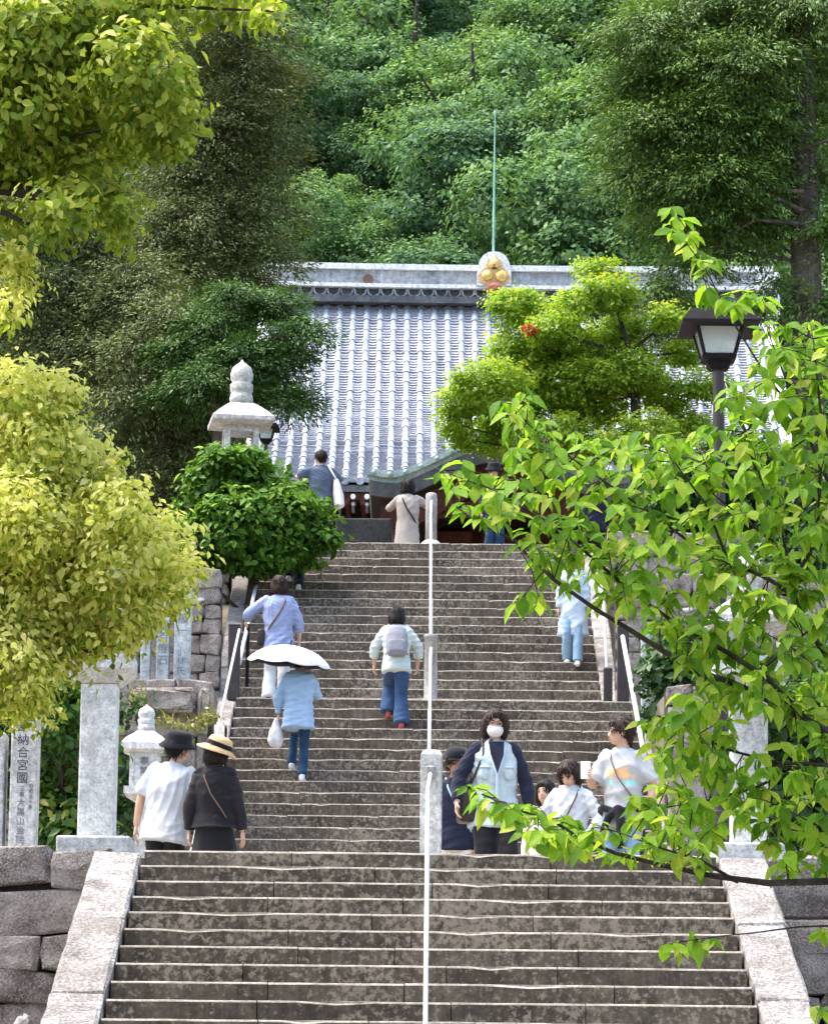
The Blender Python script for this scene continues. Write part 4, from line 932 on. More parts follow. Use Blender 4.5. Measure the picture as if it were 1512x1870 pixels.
# ---- shrub on the left terrace between slab and lantern
ter_leaf = leaf_mat('terrace_shrub_leaf', [(0.1, (0.012, 0.030, 0.008)), (0.5, (0.045, 0.115, 0.018)), (0.85, (0.13, 0.21, 0.03)), (0.96, (0.35, 0.22, 0.05)), (1, (0.42, 0.20, 0.08))], trans=.35, rough=.4)
YE = 27.2; bx_ = XAT(115, YE, LZ)
blob_tree('terrace_shrub', 'leafy shrub between the inscribed slab and the tall lantern post', 'bush', (bx_, YE, LZ-.02), [(90, 1250, 45), (140, 1280, 45), (100, 1330, 50), (150, 1360, 40), (95, 1400, 45), (140, 1440, 40), (105, 1480, 40), (140, 1520, 35), (90, 1530, 28), (60, 1300, 40)], YE, ter_leaf, T_LEAF, 430, 12, .12, (.06, .11), [([(bx_, YE, LZ-.02), P(115, 1450, YE), P(115, 1350, YE), P(110, 1270, YE)], [.025, .02, .014, .008])], 41, bm_mat=bark_dark)
# low green growth closing off the terrace behind the small lantern
blob_tree('terrace_shrub', 'dark shrub filling the shade behind the tall lantern post', 'bush', (XAT(190, 35, LZ), 35, LZ-.02), [(60, 1230, 60), (140, 1230, 60), (215, 1400, 45), (120, 1330, 55), (60, 1420, 60), (150, 1440, 55), (220, 1480, 40), (90, 1510, 50), (30, 1330, 60), (235, 1300, 28)], 35, dark_ever, T_LEAF, 520, 14, .16, (.07, .13), [([(XAT(190, 35, LZ), 35, LZ-.02), P(170, 1450, 35), P(150, 1350, 35), P(140, 1250, 35)], [.03, .025, .018, .01])], 42, bm_mat=bark_dark)
# weeds hanging at the wall above the small lantern
weed = leaf_mat('dry_weed', [(0, (0.10, 0.13, 0.03)), (0.6, (0.26, 0.27, 0.08)), (1, (0.50, 0.46, 0.24))], trans=.35)
def weeds(label, pts, Y, n, hpx, seed):
    rg = random.Random(seed); c0 = P(*pts[0], Y); root = empty('wall_weeds', c0, 0, label, 'weeds'); V = []; Fc = []; rd = []
    for k in range(n):
        a = rg.choice(pts); b = P(a[0]+rg.uniform(-14, 14), a[1]+rg.uniform(-5, 5), Y)-c0; s = hpx/proj(c0)[2]*rg.uniform(.5, 1.3)
        dx, dy = rg.uniform(-.8, .8), rg.uniform(-.5, .1); w0 = .006
        base = len(V)
        for u in (0, .4, .75, 1):
            p = b+Vector((dx*s*u*u, dy*s*u, s*u*(1-.45*u))); ww = w0*(1-u)+.001; V += [tuple(p+Vector((-ww, 0, 0))), tuple(p+Vector((ww, 0, 0)))]
        for q in range(3): Fc.append((base+2*q, base+2*q+1, base+2*q+3, base+2*q+2)); rd.append(rg.random())
    me = np_mesh('blades', np.array(V), np.array(Fc), np.array(rd)); mesh_obj('blades', me, weed, root)
    crown('leaves', root, weed, T_LEAF, dict(blobs=[Bl(a[0], a[1]-6, 14, Y, .8, .8, 0, c0) for a in pts], nclump=40, per=8, cr=.06, size=(.03, .07)), np.random.default_rng(seed))
    return root
weeds('dry pale weeds on the wall above the small lantern', [(258, 1300), (300, 1330), (330, 1340), (360, 1335), (250, 1275), (385, 1320)], 40.2, 60, 60, 4)

# ---- foreground tree with yellow young leaves, left
grn_leaf = leaf_mat('fresh_green_leaf', [(0.05, (0.055, 0.105, 0.012)), (0.32, (0.15, 0.23, 0.022)), (0.5, (0.24, 0.32, 0.032)), (0.72, (0.42, 0.47, 0.07)), (0.93, (0.62, 0.60, 0.15)), (1, (0.62, 0.52, 0.2))], trans=.42, rough=.45, spec=.25, tmul=(1.1, 1.2, .55))
yel_leaf = leaf_mat('young_yellow_leaf', [(0.05, (0.085, 0.140, 0.016)), (0.28, (0.22, 0.29, 0.03)), (0.40, (0.42, 0.46, 0.07)), (0.54, (0.66, 0.64, 0.17)), (0.9, (0.80, 0.74, 0.33)), (1, (0.62, 0.50, 0.24))], trans=.5, rough=.5, spec=.2, tmul=(1.1, 1.2, .65))
YF = 18.0
ft = empty('camphor_tree', (-4.2, YF+.3, 0), 0, 'leafy tree with yellow young foliage filling the left foreground', 'tree')
fo = Vector(ft.location)
upper = [(50, 50, 110), (170, 30, 110), (290, 5, 70), (400, -5, 45), (470, 8, 34), (505, 30, 20), (250, 120, 80), (120, 150, 105), (20, 160, 100), (290, 215, 68), (200, 240, 85), (335, 240, 30), (90, 260, 90), (10, 270, 70), (160, 320, 60), (110, 385, 55), (200, 375, 42), (215, 415, 24), (30, 250, 60), (330, 150, 30), (30, 395, 24), (60, 60, 60), (-70, 120, 120), (-60, 300, 80)]
lower = [(30, 715, 62), (100, 735, 55), (55, 820, 95), (150, 845, 66), (110, 930, 105), (215, 930, 62), (30, 960, 90), (290, 995, 52), (210, 1030, 85), (335, 1045, 36), (120, 1060, 95), (30, 1100, 95), (280, 1085, 52), (195, 1125, 70), (85, 1180, 66), (20, 1230, 70), (165, 1165, 40), (40, 1285, 40), (250, 1140, 26), (15, 470, 38), (35, 515, 30), (10, 560, 26), (-70, 820, 100), (-70, 1000, 110), (-60, 1180, 100)]
rg = np.random.default_rng(77)
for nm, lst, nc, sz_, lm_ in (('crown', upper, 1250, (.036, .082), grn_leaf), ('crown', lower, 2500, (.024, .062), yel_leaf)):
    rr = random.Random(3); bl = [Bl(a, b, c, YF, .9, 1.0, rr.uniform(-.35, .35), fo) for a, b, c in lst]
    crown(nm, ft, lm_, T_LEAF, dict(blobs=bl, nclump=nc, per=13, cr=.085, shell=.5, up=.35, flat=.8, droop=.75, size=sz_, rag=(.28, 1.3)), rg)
def FP(a, b, dy=0): return P(a, b, YF+dy)-fo
limbs(ft, [([(0, 0, -.1), (.05, 0, 2.0), (.25, 0, 4.0), (.5, 0, 6.0), (.9, 0, 8.0)], [.26, .21, .17, .12, .06])], bark_dark, 'trunk', 12)
limbs(ft, [([(.15, 0, 3.2), FP(-260, 420, .1), FP(-60, 335), FP(30, 345), FP(90, 362), FP(150, 385)], [.08, .06, .048, .040, .030, .012]),
           ([FP(40, 348), FP(55, 300), FP(75, 270), FP(120, 250), FP(200, 235)], [.02, .017, .013, .010, .005]),
           ([FP(-120, 360), FP(0, 385), FP(60, 412), FP(95, 440), FP(115, 410)], [.02, .014, .010, .008, .003]),
           ([(.5, 0, 5.6), FP(-80, 60), FP(120, 40), FP(300, 10), FP(500, 20)], [.05, .035, .024, .014, .004]),
           ([(.1, 0, 2.0), FP(-300, 1150), FP(-60, 1080), FP(90, 1030), FP(210, 1010), FP(330, 1040)], [.07, .05, .035, .024, .014, .004]),
           ([FP(-60, 1080), FP(40, 930), FP(90, 820), FP(60, 720)], [.03, .02, .012, .004]),
           ([FP(-20, 1065), FP(80, 1160), FP(160, 1190), FP(240, 1160)], [.02, .012, .008, .003])], bark_dark, 'limb', 8)
# ---- foreground cherry branches reaching in from the right
cherry_mat = leaf_mat('cherry_leaf', [(0.0, (0.090, 0.210, 0.020)), (0.35, (0.170, 0.330, 0.026)), (0.65, (0.250, 0.430, 0.034)), (0.9, (0.37, 0.51, 0.055)), (1, (0.48, 0.52, 0.12))], trans=.56, rough=.55, obj=True, spec=.2, tmul=(1.15, 1.2, .55), mottle=.16)
YK = 15.6
ct = empty('cherry_tree', (3.9, YK+.2, 0), 0, 'cherry tree whose leafy branches hang across the right foreground', 'tree')
co = Vector(ct.location); rk = random.Random(12)
def KP(a, b, dy=0.0): return P(a, b, YK+dy)-co
BR = [
 ([(1900, 1750), (1700, 1640), (1512, 1612), (1400, 1612), (1300, 1600), (1200, 1582), (1120, 1560), (1060, 1535), (1000, 1500), (940, 1480), (880, 1448)], .022),
 ([(1350, 1608), (1280, 1575), (1200, 1545), (1130, 1520), (1080, 1505)], .009),
 ([(1800, 1520), (1640, 1420), (1512, 1340), (1420, 1285), (1330, 1245), (1290, 1232), (1230, 1200), (1150, 1152), (1090, 1112), (1010, 1062), (960, 1010), (940, 985), (870, 958), (830, 925)], .024),
 ([(1470, 1310), (1400, 1235), (1330, 1190), (1240, 1140), (1180, 1100), (1120, 1050), (1040, 980), (960, 930), (900, 890), (830, 865), (795, 850)], .015),
 ([(1750, 1330), (1600, 1260), (1512, 1200), (1490, 1170), (1460, 1110), (1445, 1065), (1430, 1000), (1410, 930), (1380, 850), (1350, 760), (1338, 690)], .020),
 ([(1452, 1085), (1400, 1060), (1340, 1025), (1260, 985), (1180, 930), (1100, 880), (1020, 820), (960, 770), (932, 722)], .012),
 ([(1445, 1065), (1475, 1010), (1490, 940), (1495, 860), (1470, 770), (1400, 690), (1345, 600), (1305, 520), (1270, 450), (1228, 378)], .012),
 ([(1700, 1050), (1580, 960), (1512, 880), (1460, 760), (1420, 660), (1400, 600)], .015),
 ([(1560, 930), (1500, 760), (1490, 660), (1480, 600)], .010),
 ([(1380, 1230), (1440, 1180), (1512, 1120), (1600, 1080)], .010),
 ([(1640, 1420), (1512, 1400), (1420, 1390), (1330, 1370), (1250, 1330), (1200, 1310)], .013),
 ([(1460, 1400), (1380, 1440), (1290, 1460), (1220, 1475), (1160, 1480)], .009),
 ([(1330, 1025), (1290, 920), (1230, 840), (1200, 795)], .008),
 ([(1700, 1640), (1600, 1580), (1512, 1520), (1440, 1480), (1400, 1540)], .010),
 ([(1430, 1000), (1360, 950), (1300, 900), (1280, 820)], .008),
 ([(1760, 1680), (1600, 1690), (1460, 1695), (1380, 1705), (1310, 1712), (1250, 1722), (1215, 1728)], .007),
 ([(1800, 1720), (1640, 1780), (1540, 1820), (1490, 1842)], .006),
]
bpts = []
for k, (pl, r0) in enumerate(BR):
    n = len(pl); dy0 = rk.uniform(-.25, .25); pts = []; 
    for i, (a, b) in enumerate(pl): pts.append(KP(a+rk.uniform(-4, 4), b+rk.uniform(-4, 4), dy0*math.sin(i*.7)+.1*math.sin(i*1.7+k)))
    rads = [max(.0022, r0*(1-.86*(i/(n-1))**.8)) for i in range(n)]
    bm = bmesh.new(); tube(bm, pts, rads, 7); bm_obj('branch', bm, bark_dark, ct, smooth=True)
    for p, q in zip(pts, pts[1:]):
        for u in (0, .33, .66): bpts.append(p.lerp(q, u))
limbs(ct, [([(0, 0, -.1), (-.1, 0, 1.4), (-.05, 0, 2.6), (.1, 0, 4.2)], [.17, .13, .11, .07])], bark_dark, 'trunk', 12)
limbs(ct, [([(-.1, 0, 1.4), KP(1900, 1750)], [.07, .03]), ([(-.08, 0, 1.9), KP(1800, 1520)], [.07, .03]), ([(-.05, 0, 2.3), KP(1750, 1330)], [.06, .028]), ([(-.05, 0, 2.7), KP(1700, 1050)], [.06, .022]), ([(-.07, 0, 2.0), KP(1640, 1420)], [.05, .02])], bark_dark, 'limb', 8)
def inside(p, poly):
    x, y = p; c = False; j = len(poly)-1
    for i in range(len(poly)):
        xi, yi = poly[i]; xj, yj = poly[j]
        if (yi > y) != (yj > y) and x < (xj-xi)*(y-yi)/(yj-yi)+xi: c = not c
        j = i
    return c
POLY = [[(785, 850), (850, 835), (900, 870), (925, 830), (905, 725), (950, 705), (1000, 770), (1080, 790), (1170, 780), (1215, 770), (1290, 785), (1325, 690), (1365, 690), (1392, 640), (1385, 575), (1530, 570), (1530, 1590), (1420, 1580), (1390, 1505), (1320, 1500), (1290, 1580), (1150, 1545), (1150, 1440), (1190, 1360), (1160, 1330), (1200, 1290), (1290, 1240), (1210, 1150), (1090, 1080), (1000, 1060), (955, 1000), (965, 950), (880, 955), (835, 915)],
        [(930, 1470), (1010, 1475), (1080, 1520), (1150, 1500), (1160, 1555), (1090, 1560), (1000, 1545), (955, 1530)]]
HOLES = [(1300, 615, 62), (1312, 690, 30), (1312, 760, 26), (1385, 1335, 42), (1372, 1068, 24), (1425, 1395, 30), (1365, 1545, 45), (1130, 1395, 60), (1005, 935, 18), (1230, 1230, 40), (1300, 850, 22), (1075, 930, 16), (1170, 1180, 26), (1230, 1100, 16), (1450, 1340, 24)]
spr = []
def ok(p, dmin):
    return all((p[0]-a)**2+(p[1]-b)**2 > dmin*dmin for a, b in spr)
for poly in POLY:
    x0 = min(p[0] for p in poly); x1 = max(p[0] for p in poly); y0 = min(p[1] for p in poly); y1 = max(p[1] for p in poly)
    for _ in range(14000):
        p = (rk.uniform(x0, x1), rk.uniform(y0, y1))
        if inside(p, poly) and not any((p[0]-a)**2+(p[1]-b)**2 < r*r for a, b, r in HOLES) and ok(p, 24): spr.append(p)
spr += [(1222, 375), (1240, 400), (1258, 425), (1225, 410), (1265, 450), (1280, 470), (1308, 470), (1325, 545), (1370, 530), (1390, 540), (1345, 550), (1295, 540),
        (850, 1435), (880, 1450), (905, 1468), (870, 1470), (935, 1480), (1225, 1725), (1280, 1725), (1310, 1715), (1495, 1845), (1500, 1700), (945, 1105), (985, 1100)]
spr += [(rk.uniform(1525, 1700), rk.uniform(600, 1650)) for _ in range(60)]
LV = []      # leaf matrices
tw = bmesh.new()
for (a, b) in spr:
    c = KP(a, b, rk.uniform(-.4, .4)); near = min(bpts, key=lambda q: (q-c).length)
    if (near-c).length > .02:
        midp = near.lerp(c, .55)+Vector((rk.uniform(-.02, .02), rk.uniform(-.02, .02), .05*(near-c).length)); tube(tw, [near, midp, c], [.0035, .0026, .0015], 5, cap=False)
    ax = (c-near).normalized() if (c-near).length > .02 else Vector((-.7, 0, .1))
    nl = rk.choice((6, 7, 7, 8, 9)); a0 = rk.uniform(0, 6.28)
    for k in range(nl):
        u = k/max(1, nl-1); pos = c-ax*(.10*(1-u))*rk.uniform(.6, 1)+Vector((rk.uniform(-.012, .012), rk.uniform(-.012, .012), rk.uniform(-.01, .012)))
        an = a0+k*2.4; side = Vector((math.cos(an), math.sin(an)*.8, .15*math.sin(an*1.3)))
        d = (side*.75+ax*.25+Vector((0, 0, -rk.uniform(.15, .95)))).normalized()
        nrm = (Vector((rk.uniform(-.5, .5), -.55+rk.uniform(-.4, .4), 1.0))); s_ = d.cross(nrm).normalized(); nn = s_.cross(d)
        s = rk.uniform(.054, .122)*(.8 if k == 0 else 1)
        LV.append((pos, s_, d, nn, s))
bm_obj('twigs', tw, bark_dark, ct)['kind'] = 'stuff'
def cherry_tmpl(curl, fold, wid):
    ys_ = [0, .2, .45, .72, 1.0]; ws = [0, .20, .26, .16, 0]; V = []
    for y, in zip(ys_): V.append((0, y, -curl*y*y))
    for sgn in (1, -1):
        for i in (1, 2, 3): V.append((sgn*ws[i]*wid, ys_[i]+.02, -curl*ys_[i]**2+fold*ws[i]))
    F3 = [(0, 5, 1), (1, 5, 6), (1, 6, 2), (2, 6, 7), (2, 7, 3), (3, 7, 4), (0, 1, 8), (1, 9, 8), (1, 2, 9), (2, 10, 9), (2, 3, 10), (3, 4, 10)]
    return np.array(V), np.array(F3)
CT = [cherry_tmpl(.10, .45, 1.0), cherry_tmpl(.30, .25, 1.15), cherry_tmpl(.18, .7, .9), cherry_tmpl(.45, .5, 1.0), cherry_tmpl(-.05, .2, 1.2)]
lmesh = []
for v, f in CT:
    me = np_mesh('leaf', v, f); me.materials.append(cherry_mat); me.polygons.foreach_set('use_smooth', [True]*len(me.polygons)); lmesh.append(me)
inframe = [i for i, l in enumerate(LV) if 0 < proj(l[0]+co)[0] < 1512]
rk.shuffle(inframe); single = set(sorted(inframe, key=lambda i: -LV[i][4])[:300])
VV = []; FF = []; RD = []; base = 0
for i, (pos, s_, d, nn, s) in enumerate(LV):
    k = rk.randrange(5)
    if i in single:
        o = bpy.data.objects.new('leaf', lmesh[k]); link(o, ct)
        M = Matrix(((s_.x, d.x, nn.x), (s_.y, d.y, nn.y), (s_.z, d.z, nn.z))).to_4x4() @ Matrix.Scale(s, 4); M.translation = pos; o.matrix_local = M
    else:
        v, f = CT[k]; B = np.array([s_, d, nn]); VV.append(np.array(pos)+s*(v@B)); FF.append(f+base); base += len(v); RD += [rk.random()]*len(f)
fm = np_mesh('foliage', np.concatenate(VV), np.concatenate(FF), np.array(RD)); fm.polygons.foreach_set('use_smooth', [True]*len(fm.polygons))
fo_ = mesh_obj('foliage', fm, cherry_mat, ct); fo_['kind'] = 'stuff'
print('cherry leaves', len(LV), 'sprays', len(spr))
# ================================================================== people
skin = plain_mat('skin', (0.52, 0.32, 0.23), rough=0.55, var=0.08, scale=12, spec=0.3)
skin_dark = plain_mat('tanned_skin', (0.30, 0.16, 0.10), rough=0.55, var=0.1, scale=12, spec=0.3)
hair_dark = plain_mat('dark_hair', (0.012, 0.009, 0.008), rough=0.55, var=0.4, scale=60, bump=0.6, bscale=140, spec=0.25)
hair_brown = plain_mat('brown_hair', (0.026, 0.013, 0.009), rough=0.55, var=0.4, scale=60, bump=0.6, bscale=140, spec=0.25)
lip_mat = plain_mat('lips', (0.38, 0.13, 0.11), rough=0.5); eye_mat = plain_mat('dark_eye', (0.012, 0.010, 0.010), rough=0.25)
def cloth(name, col, rough=.85, var=.10, bump=.35): return plain_mat(name, col, rough=rough, var=var, scale=9, bump=bump, bscale=26, spec=.15, sheen=.08)

def resolve(bm, voxel, smooth=2, wrinkle=0.0, wf=(9, 9, 3), seed=0, name='m'):
    me = bpy.data.meshes.new(name); bmesh.ops.recalc_face_normals(bm, faces=bm.faces); bm.to_mesh(me); bm.free()
    o = bpy.data.objects.new(name, me)
    m = o.modifiers.new('r', 'REMESH'); m.mode = 'VOXEL'; m.voxel_size = voxel; m.use_smooth_shade = True
    if smooth: s = o.modifiers.new('s', 'SMOOTH'); s.factor = .5; s.iterations = smooth
    r = evaluated_mesh(o)
    bpy.data.objects.remove(o); bpy.data.meshes.remove(me)
    if wrinkle:
        n = len(r.vertices); co_ = np.empty(n*3, np.float32); r.vertices.foreach_get('co', co_); co_ = co_.reshape(-1, 3)
        nm = np.empty(n*3, np.float32); r.vertices.foreach_get('normal', nm); nm = nm.reshape(-1, 3)
        off = Vector((seed*3.1, seed*1.7, seed*.9))
        rs = np.random.default_rng(seed+5); d = np.zeros(n)
        for q in range(9):                         # crossing soft folds: a few warped waves of random direction, creased on one side
            dv = rs.normal(size=3)*np.array(wf)*(1+q*.22); wv = rs.normal(size=3)*6
            ph_ = co_@dv+1.4*np.sin(co_@wv+rs.uniform(0, 6))+rs.uniform(0, 6); d += (1-np.abs(np.sin(ph_))*1.6)*np.clip(np.sin(co_@(rs.normal(size=3)*5)+rs.uniform(0, 6))+.2, 0, 1)/(1+.25*q)
        d = d/2.2
        co_ += nm*(d*wrinkle)[:, None]; r.vertices.foreach_set('co', co_.ravel()); r.update()
    r.polygons.foreach_set('use_smooth', [True]*len(r.polygons)); return r

def oval_loft(bm, secs, n=18):
    """secs: (centre, axis x, axis y, rx, ry); closed with domed ends"""
    rings = []
    for c, ax, ay, rx, ry in secs:
        rings.append([bm.verts.new(c+ax*(math.cos(2*pi*k/n)*rx)+ay*(math.sin(2*pi*k/n)*ry)) for k in range(n)])
    for a, b in zip(rings, rings[1:]):
        for k in range(n): bm.faces.new((a[k], a[(k+1) % n], b[(k+1) % n], b[k]))
    bm.faces.new(rings[0][::-1]); bm.faces.new(rings[-1])
def limb(bm, pts, rads, n=12, dome=True):
    pts = [Vector(p) for p in pts]; rads = list(rads)
    if dome == 'start':
        d0 = (pts[0]-pts[1]).normalized(); pts = [pts[0]+d0*rads[0]*.85, pts[0]+d0*rads[0]*.5]+pts; rads = [rads[0]*.35, rads[0]*.8]+rads; dome = False
    if dome:
        d0 = (pts[0]-pts[1]).normalized(); d1 = (pts[-1]-pts[-2]).normalized()
        pts = [pts[0]+d0*rads[0]*.7]+pts+[pts[-1]+d1*rads[-1]*.7]; rads = [rads[0]*.5]+rads+[rads[-1]*.5]
    tube(bm, pts, rads, n)
def smooth_path(a, b, c, n=4):
    """polyline through a joint with a rounded bend"""
    out = []
    for i in range(n+1): out.append(a.lerp(b, i/n))
    for i in range(1, n+1): out.append(b.lerp(c, i/n))
    k = n; out[k] = out[k]*.7+(out[k-1]+out[k+1])*.15
    return out
def ik(a, c, l1, l2, bend):
    """middle joint between a and c, bent towards the direction bend"""
    d = c-a; L = min(d.length, (l1+l2)*.999); u = d.normalized(); x = (l1*l1-l2*l2+L*L)/(2*L); h = math.sqrt(max(1e-6, l1*l1-x*x))
    b = bend-u*bend.dot(u); b = b.normalized() if b.length > 1e-5 else Vector((0, 1, 0)); return a+u*x+b*h, a+u*L

def hand(bm, wrist, d, palm_n, k, curl=.5, left=False, fist=0.0):
    """palm with four unequal bent fingers and a thumb from its side"""
    d = d.normalized(); pn = (palm_n-d*palm_n.dot(d)).normalized(); side = d.cross(pn)*(1 if not left else -1)     # side points to the thumb
    ps = [(wrist+d*(.0*k), .019, .014), (wrist+d*(.03*k), .030, .015), (wrist+d*(.065*k), .038, .014), (wrist+d*(.088*k), .037, .012)]
    oval_loft(bm, [(c, side, pn, rx*k, ry*k) for c, rx, ry in ps], 12)
    for i, (off, L) in enumerate(((.027, .066), (.009, .074), (-.009, .069), (-.026, .052))):
        p = wrist+d*(.082*k)+side*(off*k); pts = [p-d*(.012*k)]; ang = 0; seg = L*k/3
        for j in range(3):
            ang += (curl+.9*fist)*(.75+.12*i)*(.6 if j == 0 else .8); dd = d*math.cos(ang)+pn*math.sin(ang); p = p+dd*seg; pts.append(p)
        limb(bm, pts, [.0088*k, .0085*k, .0078*k, .0062*k], 7)
    p = wrist+d*(.022*k)+side*(.024*k); pts = [p]
    for j, (o, f) in enumerate(((.85, .9), (.55, 1.0), (.3, .9))):
        dd = (side*o+d*f+pn*(.35+.3*j*curl+.6*fist)).normalized(); p = p+dd*(.026*k); pts.append(p)
    limb(bm, pts, [.0125*k, .0105*k, .0092*k, .0075*k], 7)

class Fig: pass
def person(label, loc, yaw, H=1.6, lean=0.0, build=1.0, feet=((-.09, 0, 0), (.09, 0, 0)), arms=None, head=(0, 0, 0), drop=0.0, sk=None, far=False, twist=0.0, roll=0.0, hands=((.45, 0), (.45, 0)), group='people on the temple stairs'):
    """local frame: +Y is where the person faces, +X the person's right. feet: ankle offsets (x, y, z). arms: (left, right), each wrist target relative to shoulder plus elbow direction."""
    f = Fig(); k = H/1.6; f.k = k; f.far = far; sk = sk or skin
    f.root = empty('person', loc, yaw, label, 'person', group)
    pel = Vector((0, 0, .852*k-drop)); up = Vector((math.sin(roll), math.sin(lean), math.cos(lean)*math.cos(roll))).normalized(); rt = Vector((math.cos(twist), math.sin(twist), 0)); rt = (rt-up*rt.dot(up)).normalized()
    fw = up.cross(rt)
    chest = pel+up*.34*k; sh = pel+up*.475*k; nb = pel+up*.53*k
    f.pel, f.up, f.rt, f.fw, f.chest, f.sh, f.nb = pel, up, rt, fw, chest, sh, nb
    hy, hp, hr = head
    HM = Matrix.Rotation(hy, 3, 'Z') @ Matrix.Rotation(hp, 3, 'X') @ Matrix.Rotation(hr, 3, 'Y')
    f.HM = HM
    nk = nb+up*.022*k+fw*.012*k; hc = nk+(up*.35+Vector((0, 0, .65)))*.098*k+HM @ Vector((0, .022*k, 0)); f.hc = hc
    def HP(x, y, z): return hc+HM @ Vector((x*k, y*k, z*k))
    f.HP = HP
    f.shl, f.shr = sh-rt*.150*k*build-up*.012*k, sh+rt*.150*k*build-up*.012*k
    f.hipl, f.hipr = pel-rt*.075*k-Vector((0, 0, .03*k)), pel+rt*.075*k-Vector((0, 0, .03*k))
    f.legs = []
    for hip, ft_ in ((f.hipl, feet[0]), (f.hipr, feet[1])):
        an = Vector((ft_[0]*1.0, ft_[1], ft_[2]+.075*k)); kn, an = ik(hip, an, .40*k, .385*k, Vector((0, 1, 0)))
        f.legs.append((hip, kn, an, ft_[3] if len(ft_) > 3 else 0.0))
    if arms is None: arms = (((-.05, .03, -.50), (-.3, -.6, 0)), ((.05, .03, -.50), (.3, -.6, 0)))
    f.arms = []
    for s, (tgt, eb) in zip((f.shl, f.shr), arms):
        w = s+Vector(tgt)*k; el, w = ik(s, w, .265*k, .225*k, Vector(eb)); f.arms.append((s, el, w))
    # --- body: one continuous skin
    bm = bmesh.new()
    oval_loft(bm, [(pel-up*.06*k, rt, fw, .10*k, .08*k), (pel, rt, fw, .145*k*build, .10*k), (pel+up*.13*k, rt, fw, .12*k*build, .085*k), (chest, rt, fw, .135*k*build, .10*k), (sh-up*.03*k, rt, fw, .13*k*build, .07*k), (sh+up*.025*k, rt, fw, .085*k, .055*k), (nb, rt, fw, .052*k, .046*k)])
    limb(bm, [nb-up*.04*k, nk+up*.01*k, hc-up*.03*k], [.056*k, .049*k, .05*k], 14)
    E = HM
    def el_(c, r, u=18, v=14): ellipsoid(bm, HP(*c), tuple(q*k for q in r), E, u, v)
    el_((0, -.008, .022), (.074, .092, .090)); el_((0, .020, -.035), (.060, .066, .068)); el_((0, .048, -.074), (.030, .032, .026))
    el_((0, .086, -.020), (.0125, .020, .026)); el_((0, .097, -.032), (.014, .012, .010)); el_((0, .078, -.060), (.022, .012, .010))
    el_((-.077, -.004, -.008), (.010, .020, .030)); el_((.077, -.004, -.008), (.010, .020, .030)); el_((0, .072, .022), (.05, .018, .012))
    for s, e, w in f.arms: limb(bm, smooth_path(s, e, w), [.042*k, .044*k, .042*k, .040*k, .037*k, .037*k, .035*k, .031*k, .025*k])
    for (h, kn, an, tip) in f.legs: limb(bm, smooth_path(h, kn, an), [.066*k, .068*k, .064*k, .058*k, .050*k, .049*k, .047*k, .040*k, .033*k])
    me = resolve(bm, .0135*k if far else .0105*k, 2)
    bm = bmesh.new(); bm.from_mesh(me); bpy.data.meshes.remove(me)
    for i, (s, e, w) in enumerate(f.arms):
        d = (w-e).normalized(); inw = (Vector((1 if i == 0 else -1, 0, 0))+Vector((0, .3, 0)))
        cu, fi = hands[i]; pn = inw if len(hands[i]) < 3 else Vector(hands[i][2]) if False else inw
        hand(bm, w, d, pn, k, cu, left=(i == 0), fist=fi)
    f.body = bm_obj('body', bm, sk, f.root, smooth=True)
    return f

def shoes(f, m, sole=None, h=.07):
    for (hip, kn, an, tip) in f.legs:
        bm = bmesh.new(); k = f.k; M = Matrix.Rotation(-tip, 3, 'X')
        secs = []
        for y, z, rx, rz in ((-.075, .0, .020, .025), (-.065, .002, .034, .042), (-.02, .0, .036, .046), (.04, -.012, .040, .036), (.10, -.022, .044, .026), (.145, -.027, .036, .020), (.165, -.03, .016, .010)):
            c = an+M @ Vector((0, y*k, (z-.033)*k)); secs.append((c, Vector((1, 0, 0)), M @ Vector((0, 0, 1)), rx*k, rz*k))
        oval_loft(bm, secs, 12); limb(bm, [an+Vector((0, -.005, .0)), an+Vector((0, 0, .03*k))], [.040*k, .042*k])
        me = resolve(bm, .008, 1); o = mesh_obj('shoe', me, m, f.root)
        if sole:
            bm = bmesh.new(); oval_loft(bm, [(an+M @ Vector((0, .045*k, z*k)), Vector((1, 0, 0)), M @ Vector((0, 1, 0)), r*.044*k, r*.125*k) for z, r in ((-.078, .93), (-.074, 1), (-.060, 1), (-.056, .95))], 16); bm_obj('sole', bm, sole, o)

